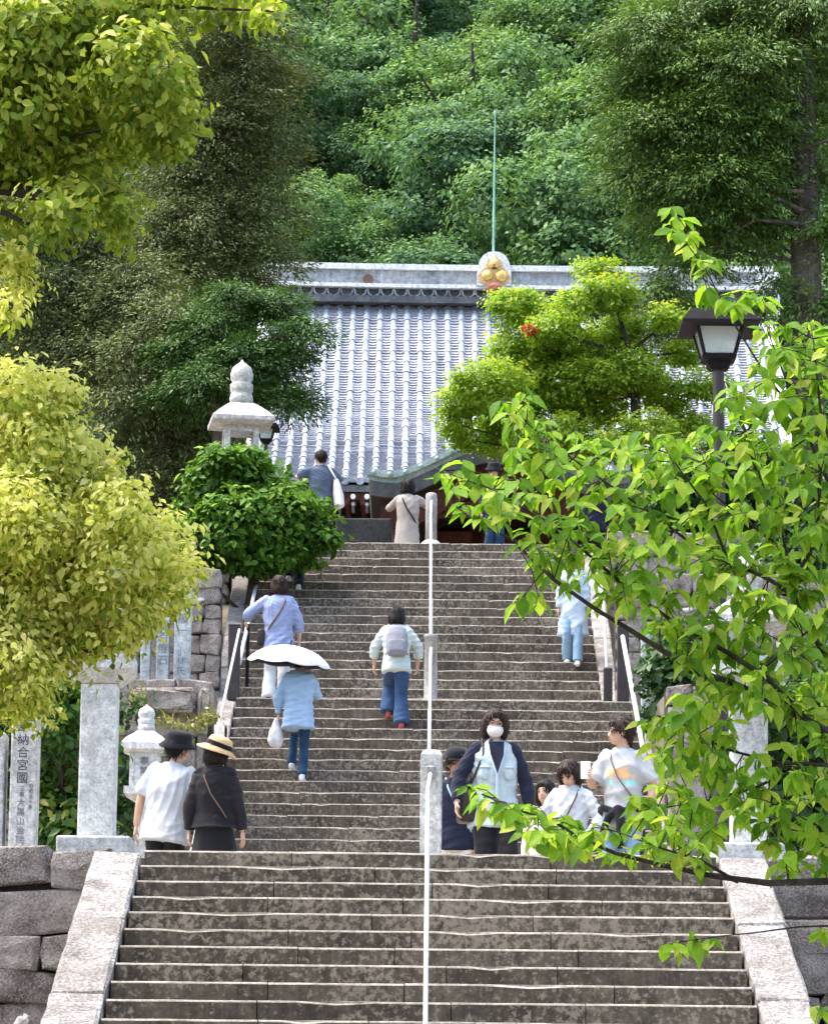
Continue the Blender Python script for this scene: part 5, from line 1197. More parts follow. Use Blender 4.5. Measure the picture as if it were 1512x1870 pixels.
def top(f, m, hem=-.10, w=1.0, d=1.0, flare=1.0, sleeve='long', sr=1.0, neck=.075, name='shirt', wr=.013, seed=1, cuff=None, shw=1.0):
    """garment on trunk and arms; hem is measured along the spine from the hips"""
    k, up, rt, fw, pel = f.k, f.up, f.rt, f.fw, f.pel; bm = bmesh.new()
    dn = lambda h: pel+(up*h if h > 0 else Vector((0, 0, h))+up*0)*k
    W, D = k*w, k*d
    secs = [(dn(hem), rt, fw, .168*W*flare, .125*D*flare), (dn(hem+.012), rt, fw, .172*W*flare, .129*D*flare), (dn(hem*.5), rt, fw, .168*W*(1+flare)/2, .124*D*(1+flare)/2), (dn(.12), rt, fw, .152*W, .112*D), (dn(.28), rt, fw, .163*W, .122*D), (dn(.38), rt, fw, .172*W, .115*D), (dn(.44), rt, fw, .170*W*shw, .098*D), (dn(.48), rt, fw, .145*W*shw, .080*D), (dn(.51), rt, fw, .105*k, .066*k), (dn(.53), rt, fw, neck*k, .060*k)]
    oval_loft(bm, secs, 22)
    if sleeve:
        for s, e, wv in f.arms:
            inn = (f.sh-s).normalized(); s2 = s+inn*.022*k-up*.004*k
            if sleeve == 'long': pts = smooth_path(s2, e, e.lerp(wv, .97)); rads = [.062, .063, .060, .056, .053, .052, .049, .044, .039]
            elif sleeve == 'three': pts = smooth_path(s2, e, e.lerp(wv, .62)); rads = [.062, .064, .062, .059, .056, .056, .054, .052, .050]
            elif sleeve == 'short': pts = [s2, s2.lerp(e, .3), s2.lerp(e, .6), s2.lerp(e, .86)]; rads = [.063, .068, .070, .071]
            elif sleeve == 'cap': pts = [s2, s2.lerp(e, .18)]; rads = [.066, .062]
            limb(bm, pts, [r*k*(1+(sr-1)*min(1, .3+.2*q_)) for q_, r in enumerate(rads)], 14, dome='start')
    me = resolve(bm, .0135 if f.far else .010, 3, wr*1.15*k, (11, 11, 13), seed); return mesh_obj(name, me, m, f.root)

def trousers(f, m, rt_=1.0, hemr=.075, length=1.0, name='trousers', wr=.011, seed=2, waist=.0):
    k, rt, fw, pel = f.k, f.rt, f.fw, f.pel; bm = bmesh.new()
    oval_loft(bm, [(pel+f.up*(waist+.03)*k, rt, fw, .118*k, .088*k), (pel+f.up*.02*k, rt, fw, .146*k*min(rt_, 1.05), .108*k*min(rt_, 1.05)), (pel-Vector((0, 0, .06*k)), rt, fw, .160*k*rt_, .122*k*rt_), (pel-Vector((0, 0, .11*k)), rt, fw, .125*k, .09*k)], 20)
    for (h, kn, an, tip) in f.legs:
        e = kn.lerp(an, length); pts = smooth_path(h, kn, e); n = len(pts)
        a, b, c = .092*rt_, .066*(rt_+hemr/.075)/2, hemr
        rads = [(a+(b-a)*min(1, i/(n//2)) if i <= n//2 else b+(c-b)*(i-n//2)/(n-1-n//2))*k for i in range(n)]
        limb(bm, pts, rads, 16, dome=False)
    me = resolve(bm, .0135 if f.far else .010, 3, wr*1.2*k, (12, 12, 12), seed); return mesh_obj(name, me, m, f.root)
def skirt(f, m, zend, flare=1.5, name='skirt', seed=4, pleat=0.0):
    k, rt, fw, pel = f.k, f.rt, f.fw, f.pel; bm = bmesh.new(); n = 48; rings = []
    cx = (f.legs[0][1]+f.legs[1][1])/2
    for i in range(9):
        u = i/8; z = pel.z+.10*k-(pel.z+.10*k-zend)*u; c = Vector((pel.x*(1-u)+cx.x*u, pel.y*(1-u)+cx.y*u*.8, z)); r = .135+(.165*flare-.135)*min(1, u*1.1)**.8
        rings.append([bm.verts.new(c+rt*(math.cos(2*pi*q/n)*r*k)*(1+pleat*u*math.sin(q*2*pi*8/n))+fw*(math.sin(2*pi*q/n)*r*.78*k)*(1+pleat*u*math.sin(q*2*pi*8/n))) for q in range(n)])
    for a, b in zip(rings, rings[1:]):
        for q in range(n): bm.faces.new((a[q], a[(q+1) % n], b[(q+1) % n], b[q]))
    bm.faces.new(rings[0][::-1]); bm.faces.new(rings[-1]); return bm_obj(name, bm, m, f.root, smooth=True)

T_LOCK = (np.array([(-.06, 0, 0), (.07, 0, .02), (.03, 1, -.02), (-.02, 1, 0)]), np.array([(0, 1, 2, 3)]))
def hair(f, m, style='bob', seed=3):
    k, HP, E = f.k, f.HP, f.HM; bm = bmesh.new()
    def e(c, r): ellipsoid(bm, HP(*c), tuple(q*k for q in r), E, 18, 14)
    e((0, -.022, .042), (.093, .104, .094))
    if style in ('bob', 'long'):
        e((0, -.045, -.03), (.102, .078, .092)); e((-.078, -.010, -.02), (.030, .060, .092)); e((.078, -.010, -.02), (.030, .060, .092))
        e((0, .050, .078), (.062, .042, .034)); e((-.045, .05, .058), (.032, .036, .034)); e((.045, .05, .058), (.032, .036, .034))
        if style == 'long': e((0, -.065, -.11), (.082, .05, .10)); e((-.065, -.01, -.10), (.022, .035, .09)); e((.065, -.01, -.10), (.022, .035, .09))
    elif style == 'short':
        e((0, -.050, -.005), (.078, .055, .070)); e((0, .045, .075), (.058, .045, .032)); e((-.068, -.015, .02), (.018, .045, .05)); e((.068, -.015, .02), (.018, .045, .05))
    elif style == 'bun':
        e((0, -.045, .0), (.076, .058, .065)); e((.0, -.075, .085), (.035, .035, .035))
    elif style == 'tail':
        e((0, -.045, .0), (.078, .060, .068)); e((0, -.11, -.01), (.03, .035, .05)); e((0, -.11, -.09), (.026, .025, .07))
    me = resolve(bm, .0085*k if not f.far else .012, 2, .0045*k, (48, 48, 12), seed)
    # loose locks lying over the mass
    rs = np.random.default_rng(seed+17); nv = len(me.vertices); cv = np.empty(nv*3, np.float32); me.vertices.foreach_get('co', cv); cv = cv.reshape(-1, 3); nv_ = np.empty(nv*3, np.float32); me.vertices.foreach_get('normal', nv_); nv_ = nv_.reshape(-1, 3)
    ids = rs.choice(nv, 420, replace=nv < 420); p = cv[ids]+nv_[ids]*.003; nn = nv_[ids]+rs.normal(size=(420, 3))*.12; dn_ = np.array([0, 0, -1.0])+np.array(f.HM @ Vector((0, -.35, 0)))[None]+rs.normal(size=(420, 3))*.28
    dn_ = dn_-nn*(dn_*nn).sum(1, keepdims=True)*.92; v, q = leaf_arrays(p, dn_, nn, rs.uniform(.035, .085, 420)*k, T_LOCK)
    b2 = bmesh.new(); b2.from_mesh(me); vs = [b2.verts.new(x) for x in v]
    for fc in q: b2.faces.new([vs[i] for i in fc])
    b2.to_mesh(me); b2.free(); me.polygons.foreach_set('use_smooth', [True]*len(me.polygons)); return mesh_obj('hair', me, m, f.root)
def face(f, mask=None, glasses=False):
    k, HP, E = f.k, f.HP, f.HM
    for sx in (-1, 1):
        bm = bmesh.new(); ellipsoid(bm, HP(sx*.030, .079, .004), (.0135*k, .006*k, .0055*k), E, 10, 6); bm_obj('eye', bm, eye_mat, f.root, smooth=True)
        bm = bmesh.new(); tube(bm, [HP(sx*.014, .088, .022), HP(sx*.03, .086, .027), HP(sx*.047, .076, .022)], .0032*k, 5); bm_obj('eyebrow', bm, hair_dark, f.root)
    if mask:
        bm = bmesh.new(); ellipsoid(bm, HP(0, .036, -.050), (.066*k, .075*k, .056*k), E, 18, 14); me = resolve(bm, .008, 1); o = mesh_obj('face_mask', me, mask, f.root)
        for sx in (-1, 1):
            bm = bmesh.new(); tube(bm, [HP(sx*.055, .06, -.03), HP(sx*.082, 0, -.005)], .0025, 5); bm_obj('ear_loop', bm, mask, o)
    else:
        bm = bmesh.new(); ellipsoid(bm, HP(0, .0875, -.062), (.021*k, .007*k, .007*k), E, 10, 6); bm_obj('lips', bm, lip_mat, f.root, smooth=True)
    if glasses:
        bm = bmesh.new()
        for sx in (-1, 1):
            tube(bm, [HP(sx*.031+.025*math.cos(t*pi/6), .098, .002+.02*math.sin(t*pi/6)) for t in range(13)], .0022, 5, cap=False); tube(bm, [HP(sx*.056, .096, .008), HP(sx*.08, .01, .008)], .002, 5)
        tube(bm, [HP(-.007, .1, .008), HP(.007, .1, .008)], .002, 5); bm_obj('glasses', bm, eye_mat, f.root)
def hat(f, m, kind='bucket', band=None, tilt=0.0, name='hat', roll=0.0):
    k, HP = f.k, f.HP; E = Matrix.Rotation(roll, 3, 'Y') @ f.HM @ Matrix.Rotation(tilt, 3, 'X'); c = f.hc
    prof = {'bucket': [(.145, .018), (.147, .024), (.112, .058), (.107, .068), (.102, .120), (.090, .146), (.05, .155), (.002, .156)],
            'fedora': [(.150, .040), (.152, .046), (.108, .056), (.100, .062), (.094, .125), (.080, .150), (.04, .145), (.002, .142)],
            'straw': [(.178, .008), (.180, .014), (.112, .052), (.109, .062), (.104, .105), (.092, .136), (.05, .152), (.002, .156)],
            'cap': [(.100, .040), (.101, .048), (.099, .075), (.090, .105), (.066, .130), (.03, .142), (.002, .144)]}[kind]
    bm = bmesh.new(); n = 28; rings = []
    for r, z in prof: rings.append([bm.verts.new(c+E @ Vector((r*k*math.cos(2*pi*q/n), r*1.1*k*math.sin(2*pi*q/n)-.012*k, z*k+(.008*k*math.cos(4*pi*q/n) if r > .12 else 0)))) for q in range(n)])
    for a, b in zip(rings, rings[1:]):
        for q in range(n): bm.faces.new((a[q], a[(q+1) % n], b[(q+1) % n], b[q]))
    bm.faces.new(rings[-1])
    inner = [bm.verts.new(c+E @ Vector((.09*k*math.cos(2*pi*q/n), .1*k*math.sin(2*pi*q/n)-.012*k, (prof[0][1]+.012)*k))) for q in range(n)]
    for q in range(n): bm.faces.new((rings[0][(q+1) % n], rings[0][q], inner[q], inner[(q+1) % n]))
    bm.faces.new(inner)
    if kind == 'cap':
        vs = []
        for z in (.044, .036): vs.append([bm.verts.new(c+E @ Vector((x*k, (.085+.085*math.sqrt(max(0, 1-(x/.082)**2)))*k, z*k-.02*abs(x)))) for x in np.linspace(-.08, .08, 9)]+[bm.verts.new(c+E @ Vector((x*k, .06*k, z*k))) for x in np.linspace(.08, -.08, 9)])
        bm.faces.new(vs[0]); bm.faces.new(vs[1][::-1])
        for q in range(18): bm.faces.new((vs[0][q], vs[1][q], vs[1][(q+1) % 18], vs[0][(q+1) % 18]))
    o = bm_obj(name, bm, m, f.root, smooth=True)
    if band:
        bm = bmesh.new(); r0 = .108
        for z in (.062, .098): pass
        ra = [[bm.verts.new(c+E @ Vector((r*k*math.cos(2*pi*q/n), r*1.1*k*math.sin(2*pi*q/n)-.012*k, z*k))) for q in range(n)] for r, z in ((.114, .054), (.109, .094))]
        for q in range(n): bm.faces.new((ra[0][q], ra[0][(q+1) % n], ra[1][(q+1) % n], ra[1][q]))
        bm_obj('hat_band', bm, band, o, smooth=True)
    return o
def strap_path(f, shoulder, hip_side, front=True, drop=.12, out=0.0, back=True):
    """closed loop of a cross-body strap around the trunk"""
    k, up, rt, fw, pel = f.k, f.up, f.rt, f.fw, f.pel
    s = pel+up*.515*k+rt*(shoulder*.085*k); h = pel+up*(-drop+.1)*k+rt*(hip_side*.17*k)
    mid = lambda sg: pel+up*.28*k+fw*(sg*.148*k)+rt*((shoulder*.04+hip_side*.03)*k)
    lo = lambda sg: pel+up*.12*k+fw*(sg*.128*k)+rt*(hip_side*.10*k)
    hi = lambda sg: pel+up*.43*k+fw*(sg*.120*k)+rt*(shoulder*.075*k)
    return [s+up*.012*k, hi(1), mid(1), lo(1), h, lo(-1), mid(-1), hi(-1), s+up*.012*k]
def strap(name, f, pts, r, m, parent=None):
    """flat ribbon following the points"""
    bm = bmesh.new(); c0 = (f.pel+f.up*.25); rows = []
    P_ = []
    for i in range(len(pts)-1):
        for u in (0, .5): P_.append(pts[i].lerp(pts[i+1], u))
    P_.append(pts[-1]); tube(bm, P_, r, 6); return bm_obj(name, bm, m, parent or f.root, smooth=True)
# ------------------------------------------------------------------ the cast
c_white = cloth('white_cotton', (0.50, 0.52, 0.55)); c_offw = cloth('cream_linen', (0.62, 0.56, 0.46)); c_black = cloth('black_cloth', (0.012, 0.012, 0.015)); c_sheer = cloth('dark_sheer_cloth', (0.020, 0.016, 0.020))
c_navy = cloth('navy_cloth', (0.014, 0.017, 0.035)); c_blue = cloth('periwinkle_cotton', (0.25, 0.30, 0.49)); c_sky = cloth('light_blue_cotton', (0.30, 0.43, 0.60)); c_jean = cloth('blue_denim', (0.030, 0.066, 0.145)); c_jeand = cloth('dark_blue_denim', (0.014, 0.045, 0.10))
c_pale = cloth('pale_denim', (0.42, 0.51, 0.55)); c_beige = cloth('pinkish_beige_knit', (0.37, 0.33, 0.30)); c_grey = cloth('grey_backpack_cloth', (0.22, 0.23, 0.27)); c_slate = cloth('slate_blue_cotton', (0.075, 0.10, 0.15)); c_tee = cloth('light_grey_jersey', (0.50, 0.52, 0.54)); c_paleg = cloth('pale_green_grey_cotton', (0.46, 0.52, 0.50)); c_lj = cloth('light_denim', (0.20, 0.31, 0.44)); c_ice = cloth('ice_blue_cloth', (0.44, 0.53, 0.62))
straw = plain_mat('straw', (0.60, 0.42, 0.22), rough=.8, var=.2, scale=60, bump=.5, bscale=120); mask_w = cloth('white_mask', (0.66, 0.66, 0.68)); shoe_w = plain_mat('white_shoe', (0.62, 0.66, 0.68), rough=.6); shoe_b = plain_mat('dark_shoe', (0.03, 0.022, 0.018), rough=.6); shoe_r = plain_mat('red_shoe', (0.36, 0.06, 0.05), rough=.6); sole_b = plain_mat('brown_sole', (0.09, 0.06, 0.04), rough=.8)
orange = cloth('orange_print', (0.72, 0.38, 0.16)); teal = cloth('teal_print', (0.22, 0.50, 0.50)); bag_w = cloth('white_canvas_bag', (0.68, 0.68, 0.67)); bag_tan = cloth('canvas_gusset', (0.42, 0.36, 0.28)); plastic = plain_mat('plastic_bag', (0.62, 0.62, 0.64), rough=.25, var=.15, spec=.5)
leather = plain_mat('dark_leather', (0.022, 0.014, 0.012), rough=.5); strap_brown = plain_mat('brown_strap', (0.14, 0.09, 0.07), rough=.6)
m, nt, out = new_mat('printed_tee_jersey'); L_ = nt.links; ob_ = N(nt, 'ShaderNodeTexCoord').outputs['Object']; sp_ = N(nt, 'ShaderNodeSeparateXYZ'); L_.new(ob_, sp_.inputs[0])
nz_ = N(nt, 'ShaderNodeTexNoise', i_Scale=16.0, i_Detail=3); L_.new(ob_, nz_.inputs['Vector'])
def band_(zc_, hw_, thr):
    d_ = N(nt, 'ShaderNodeMath', operation='SUBTRACT'); d_.inputs[1].default_value = zc_; L_.new(sp_.outputs[2], d_.inputs[0])
    a_ = N(nt, 'ShaderNodeMath', operation='ABSOLUTE'); L_.new(d_.outputs[0], a_.inputs[0]); lt = N(nt, 'ShaderNodeMath', operation='LESS_THAN'); lt.inputs[1].default_value = hw_; L_.new(a_.outputs[0], lt.inputs[0])
    ax = N(nt, 'ShaderNodeMath', operation='ABSOLUTE'); L_.new(sp_.outputs[0], ax.inputs[0]); lx_ = N(nt, 'ShaderNodeMath', operation='LESS_THAN'); lx_.inputs[1].default_value = .115; L_.new(ax.outputs[0], lx_.inputs[0])
    fy_ = N(nt, 'ShaderNodeMath', operation='GREATER_THAN'); fy_.inputs[1].default_value = .02; L_.new(sp_.outputs[1], fy_.inputs[0])
    nn_ = N(nt, 'ShaderNodeMath', operation='GREATER_THAN'); nn_.inputs[1].default_value = thr; L_.new(nz_.outputs[0], nn_.inputs[0]); r = lt.outputs[0]
    for q_ in (lx_, fy_, nn_):
        mm_ = N(nt, 'ShaderNodeMath', operation='MULTIPLY'); L_.new(r, mm_.inputs[0]); L_.new(q_.outputs[0], mm_.inputs[1]); r = mm_.outputs[0]
    return r
cc_ = mixc(nt, (0.42, 0.44, 0.46), (0.78, 0.46, 0.22), band_(1.165, .045, .46)); cc_ = mixc(nt, cc_, (0.30, 0.58, 0.56), band_(1.085, .022, .44))
b_ = N(nt, 'ShaderNodeBsdfPrincipled', i_Roughness=.85); L_.new(cc_, b_.inputs['Base Color']); L_.new(b_.outputs[0], out.inputs[0]); tee_print = m
AW, TW = 0.0, pi                       # facing away from / towards the camera
def spot(px, Y, z): return (XAT(px, Y, z+.9), Y, z)

# 1 man in white shirt and dark hat (back view, leaning to the right)
f = person('man in a white short-sleeved shirt and dark hat, seen from behind', spot(300, 30.0, LZ), R(-12), 1.66, lean=.05, build=1.12, roll=.13, head=(R(-38), R(6), R(10)), arms=(((-.15, .04, -.46), (-.8, -.5, 0)), ((.06, .02, -.49), (.3, -.6, 0))))
top(f, c_white, hem=-.13, w=1.16, d=1.15, flare=1.04, sleeve='short', sr=1.2, seed=11, wr=.017); trousers(f, c_black, 1.05, .085); shoes(f, shoe_b); hair(f, hair_dark, 'short'); hat(f, c_black, 'bucket', tilt=R(2), roll=R(9)); face(f)
# 2 woman in black with straw hat
f = person('woman in black clothes and a straw hat with dark ribbon, seen from behind', spot(391, 29.6, LZ), R(-6), 1.57, build=.98, head=(R(-32), R(-4), 0), arms=(((-.07, .02, -.48), (-.4, -.6, 0)), ((.09, .03, -.48), (.5, -.5, 0))))
top(f, c_sheer, hem=.02, w=1.05, d=1.05, sleeve='long', sr=1.2, seed=12, name='blouse'); top(f, c_black, hem=.0, w=1.10, d=1.10, flare=1.12, sleeve='cap', seed=13, name='vest', shw=.86); skirt(f, c_black, .30, 1.45, pleat=.05); shoes(f, shoe_b); hair(f, hair_dark, 'bob'); hat(f, straw, 'straw', band=c_black, tilt=R(8), roll=R(23)); face(f)
sb = tag(strap('bag_strap', f, strap_path(f, -1, 1), .006, strap_brown), None)
# 3 woman with mask and pale vest, coming down towards us
f = person('woman in a white face mask and pale denim vest walking towards us', spot(903, 27.8, LZ), TW+R(6), 1.60, build=1.06, head=(R(-4), R(-2), R(-4)), feet=((-.10, .10, 0), (.10, -.08, .03)), arms=(((-.11, .05, -.47), (-.6, -.3, 0)), ((.15, .10, -.44), (.6, -.4, 0))))
top(f, c_navy, hem=-.02, w=1.0, d=1.0, sleeve='long', sr=1.12, seed=14, name='sweater'); v = top(f, c_pale, hem=-.17, w=1.14, d=1.17, flare=1.1, sleeve=None, seed=15, name='vest', neck=.06, shw=.80)
k = f.k
bm = bmesh.new(); pts_ = [f.pel+f.up*(.51*k)+f.rt*(-.062*k)+f.fw*.075*k, f.pel+f.up*(.40*k)+f.rt*(-.052*k)+f.fw*.137*k, f.pel+f.up*(.245*k)+f.fw*.155*k, f.pel+f.up*(.40*k)+f.rt*(.052*k)+f.fw*.137*k, f.pel+f.up*(.51*k)+f.rt*(.062*k)+f.fw*.075*k]
pts_ = [p+f.fw*.016 for p in pts_]; b2 = [p-f.fw*.07 for p in pts_]; fv = [bm.verts.new(p) for p in pts_]; bv = [bm.verts.new(p) for p in b2]; bm.faces.new(fv); bm.faces.new(bv[::-1])
for q in range(5): bm.faces.new((fv[q], bv[q], bv[(q+1) % 5], fv[(q+1) % 5]))
bm_obj('neckline', bm, c_navy, f.root)
for sx in (-1, 1):                       # chest pockets and lapel edges
    bm = bmesh.new(); p = f.pel+f.up*.30*k+f.rt*sx*.095*k+f.fw*.132*k; ellipsoid(bm, p, (.045*k, .016*k, .012*k)); bm_obj('pocket_flap', bm, c_pale, v, smooth=True)
    bm = bmesh.new(); ellipsoid(bm, p-f.up*.05*k-f.fw*.004, (.043*k, .016*k, .05*k)); bm_obj('pocket', bm, c_pale, v, smooth=True)
    bm = bmesh.new(); tube(bm, [f.pel+f.up*.505*k+f.rt*sx*.066*k+f.fw*.078*k, f.pel+f.up*.40*k+f.rt*sx*.056*k+f.fw*.142*k, f.pel+f.up*.245*k+f.rt*sx*.004+f.fw*.162*k, f.pel+f.up*-.02*k+f.rt*sx*.006+f.fw*.160*k, f.pel-Vector((0, 0, .16*k))+f.rt*sx*.006+f.fw*.162*k], .009*k, 6); bm_obj('lapel', bm, c_ice, v, smooth=True)
trousers(f, c_black, 1.14, .10); shoes(f, shoe_b); hair(f, hair_brown, 'bob'); face(f, mask=mask_w, glasses=True)
bag = empty('shoulder_bag', f.root.location, f.root.rotation_euler.z, 'black shoulder bag on the masked woman', 'bag')
bm = bmesh.new(); c = f.pel+f.rt*.22*k+Vector((0, -.02, .03)); box(bm, c.x-.07, c.x+.07, c.y-.12, c.y+.12, c.z-.16, c.z+.09, .03, 3); bm_obj('pouch', bm, leather, bag, smooth=True)
bm = bmesh.new(); s_ = f.shr+f.up*.07*k-f.rt*.055*k; tube(bm, [c+Vector((0, .08, .08)), s_+f.fw*.105*k-f.up*.13*k, s_+f.fw*.03*k, s_-f.fw*.09*k-f.up*.13*k, c+Vector((0, -.08, .08))], .010, 6); bm_obj('strap', bm, leather, bag, smooth=True)
# 4 woman in printed tee, head turned to the left of the picture
f = person('woman in a light tee with orange print and a dark jacket tied round her waist', spot(1138, 28.2, LZ), TW+R(-18), 1.60, build=1.02, head=(R(-58), R(0), R(0)), sk=skin, arms=(((-.06, .05, -.45), (-.5, -.5, 0)), ((.06, .26, -.20), (.35, -.5, -.9))))
t_ = top(f, tee_print, hem=-.13, w=1.02, d=1.04, flare=1.03, sleeve='short', sr=1.08, seed=16, wr=.016, name='tee_shirt'); k = f.k
trousers(f, c_lj, 1.05, .085); shoes(f, shoe_w); hair(f, hair_brown, 'short'); face(f)
jk = bmesh.new(); lv = f.pel+f.up*.02*k; ring = [lv+f.rt*(.182*k*math.cos(a))+f.fw*(.15*k*math.sin(a))+f.up*.02*math.sin(3*a) for a in np.linspace(0, 2*pi, 19)]; tube(jk, ring, .030*k, 8, cap=False)
kn = lv+f.fw*.165*k; ellipsoid(jk, kn, (.045*k, .035*k, .04*k)); limb(jk, [kn, kn-Vector((.03, -.02, .12))*k, kn-Vector((.02, -.02, .30))*k], [.036*k, .046*k, .034*k]); limb(jk, [kn, kn+Vector((.08, .0, -.07))*k, kn+Vector((.13, .0, -.2))*k], [.03*k, .034*k, .03*k])
limb(jk, [lv-f.fw*.16*k, lv-f.fw*.17*k-Vector((0, 0, .15)), lv-f.fw*.16*k-Vector((0, 0, .36))], [.12*k, .14*k, .13*k]); mesh_obj('tied_jacket', resolve(jk, .012, 2, .008, seed=5), c_black, f.root)
strap('bag_strap', f, strap_path(f, 1, -1), .006, strap_brown)
ph = bmesh.new(); w_ = f.arms[1][2]; box(ph, w_.x-.04, w_.x+.04, w_.y+.10, w_.y+.11, w_.z-.02, w_.z+.12, .004); o = bm_obj('phone', ph, white_paint, None); o.matrix_world = Matrix.LocRotScale(f.root.location, f.root.rotation_euler, None); tag(o, 'small pale phone held up by the woman in the printed tee', 'phone')
# 5 woman in white hooded top looking down
f = person('woman with a dark bob in a white hooded top looking down', spot(1041, 31.0, LZ), TW+R(-14), 1.585, head=(R(-12), R(-26), R(5)), arms=(((-.04, .16, -.38), (-.6, -.4, 0)), ((.06, .12, -.42), (.6, -.4, 0))))
top(f, c_white, hem=-.12, w=1.03, d=1.05, sleeve='long', sr=1.08, seed=17, wr=.016, neck=.085, name='hooded_top'); trousers(f, c_jeand, 1.05, .085); shoes(f, shoe_w); hair(f, hair_brown, 'bob'); face(f); strap('bag_strap', f, strap_path(f, -1, 1), .007, leather)
bm = bmesh.new(); oval_loft(bm, [(f.nb-f.fw*.03+f.up*h_, f.rt, f.fw, r_, r_*.85) for h_, r_ in ((-.05, .10), (-.02, .115), (.015, .105), (.02, .085))], 20); bm_obj('hood', bm, c_white, f.root, smooth=True)
# 6 woman with long dark hair, face above the leaves
f = person('woman with long black hair and tilted face behind the cherry leaves', spot(997, 32.4, LZ), TW+R(-10), 1.56, head=(R(-16), R(4), R(8)))
top(f, c_offw, hem=-.12, w=1.05, d=1.05, sleeve='long', seed=18); trousers(f, c_black, 1.05, .085); shoes(f, shoe_b); hair(f, hair_dark, 'long'); face(f)
# 7 elderly man with cap behind the granite post
f = person('tanned man in a cap and navy jacket behind the white granite post', spot(832, 31.4, LZ), TW+R(4), 1.72, build=.92, sk=skin_dark, head=(R(4), R(-10), 0), feet=((-.10, .08, 0), (.10, -.06, 0)), arms=(((-.03, .10, -.46), (-.4, -.5, 0)), ((.03, .06, -.48), (.4, -.5, 0))))
top(f, c_navy, hem=-.08, w=1.10, d=1.1, sleeve='long', sr=1.1, seed=19, name='jacket'); trousers(f, c_offw, 1.08, .095); shoes(f, shoe_b); hair(f, hair_dark, 'short'); hat(f, c_black, 'cap', name='cap'); face(f)
strap('bag_strap', f, strap_path(f, 1, -1), .009, c_sky)
# 8 woman in light blue under a parasol
i8 = 5; y8 = Y2+i8*T2+.18; z8 = Z2+i8*R2
f = person('woman in a light blue shirt and dark jeans climbing under a white parasol', spot(545, y8, z8), R(-4), 1.60, lean=.10, build=1.02, head=(0, R(4), 0), feet=((-.10, .30, R2), (.06, -.02, 0)), arms=(((-.10, .02, -.46), (-.5, -.5, 0)), ((-.02, .24, -.10), (.4, -.2, -.9))), far=True, drop=.01)
top(f, c_sky, hem=-.20, w=1.16, d=1.18, flare=1.06, sleeve='long', sr=1.15, seed=20, wr=.016); trousers(f, c_jeand, .95, .058); shoes(f, shoe_w); hair(f, hair_dark, 'short')
um = empty('parasol', f.root.location, 0, 'open white parasol held by the woman in light blue', 'umbrella'); cu = Vector((-.13, .10, 1.47)); bm = bmesh.new(); n = 48; rings = []
tl = Matrix.Rotation(R(6), 3, 'Y') @ Matrix.Rotation(R(5), 3, 'X')
for i in range(10):
    u = i/9; r = .515*math.sin(u*1.10)/math.sin(1.10); z = .225*(math.cos(u*1.10)-math.cos(1.10))/(1-math.cos(1.10))
    rings.append([bm.verts.new(cu+tl @ Vector((r*math.cos(2*pi*q/n)*(1-.05*u*u*abs(math.sin(q*4*2*pi/n))), r*math.sin(2*pi*q/n)*(1-.05*u*u*abs(math.sin(q*4*2*pi/n))), z-.035*u*(1-u*.3)*abs(math.sin(q*4*2*pi/n))))) for q in range(n)])
inn = [[bm.verts.new(v.co+tl @ Vector((0, 0, -.006))) for v in r] for r in rings]
for a, b in zip(rings, rings[1:]):
    for q in range(n): bm.faces.new((a[q], a[(q+1) % n], b[(q+1) % n], b[q]))
for a, b in zip(inn, inn[1:]):
    for q in range(n): fc = bm.faces.new((a[q], b[q], b[(q+1) % n], a[(q+1) % n])); fc.material_index = 1
for q in range(n): bm.faces.new((rings[-1][q], rings[-1][(q+1) % n], inn[-1][(q+1) % n], inn[-1][q]))
bm.faces.new(rings[0]); fc = bm.faces.new(inn[0][::-1])
me = bpy.data.meshes.new('canopy'); bm.to_mesh(me); bm.free()
m, nt, out = new_mat('printed_parasol_cloth'); L_ = nt.links; pos_ = N(nt, 'ShaderNodeNewGeometry').outputs['Position']; vv = N(nt, 'ShaderNodeTexVoronoi', i_Scale=9.0); L_.new(pos_, vv.inputs['Vector']); rr_ = ramp(nt, [(0.10, (0.40, 0.39, 0.46)), (0.2, (0.64, 0.63, 0.65))]); L_.new(vv.outputs['Distance'], rr_.inputs[0]); b_ = N(nt, 'ShaderNodeBsdfPrincipled', i_Roughness=.8); L_.new(rr_.outputs[0], b_.inputs['Base Color']); L_.new(b_.outputs[0], out.inputs[0])
o = mesh_obj('canopy', me, [m, c_navy], um, smooth=True)
for q in range(8):
    a = q*2*pi/8; bm = bmesh.new(); tube(bm, [cu+tl @ Vector((.51*math.sin(u*1.1)/math.sin(1.1)*math.cos(a), .51*math.sin(u*1.1)/math.sin(1.1)*math.sin(a), .225*(math.cos(u*1.1)-math.cos(1.1))/(1-math.cos(1.1))-.012)) for u in (.05, .4, .7, 1.0)], .003, 5); bm_obj('rib', bm, black_metal, um)
bm = bmesh.new(); hpt = f.arms[1][2]+Vector((0, .05, 0)); hpt = Matrix.Rotation(f.root.rotation_euler.z, 3, 'Z') @ hpt; tube(bm, [hpt+Vector((0, 0, -.12)), cu+tl @ Vector((0, 0, .2)), cu+tl @ Vector((0, 0, .29))], .008, 8); bm_obj('stick', bm, black_metal, um)
pb = empty('plastic_bag', f.root.location, 0, 'thin plastic bag hanging from the parasol woman\'s left hand', 'bag'); w_ = f.arms[0][2]; bm = bmesh.new(); secs = [(w_+Vector((-.02, .0, z)), Vector((1, 0, 0)), Vector((0, 1, 0)), a, b) for z, a, b in ((-.06, .02, .02), (-.12, .035, .05), (-.22, .085, .075), (-.33, .10, .08), (-.40, .07, .06), (-.42, .03, .03))]; oval_loft(bm, secs, 16); mesh_obj('sack', resolve(bm, .012, 1, .012, (14, 14, 10), 6), plastic, pb)
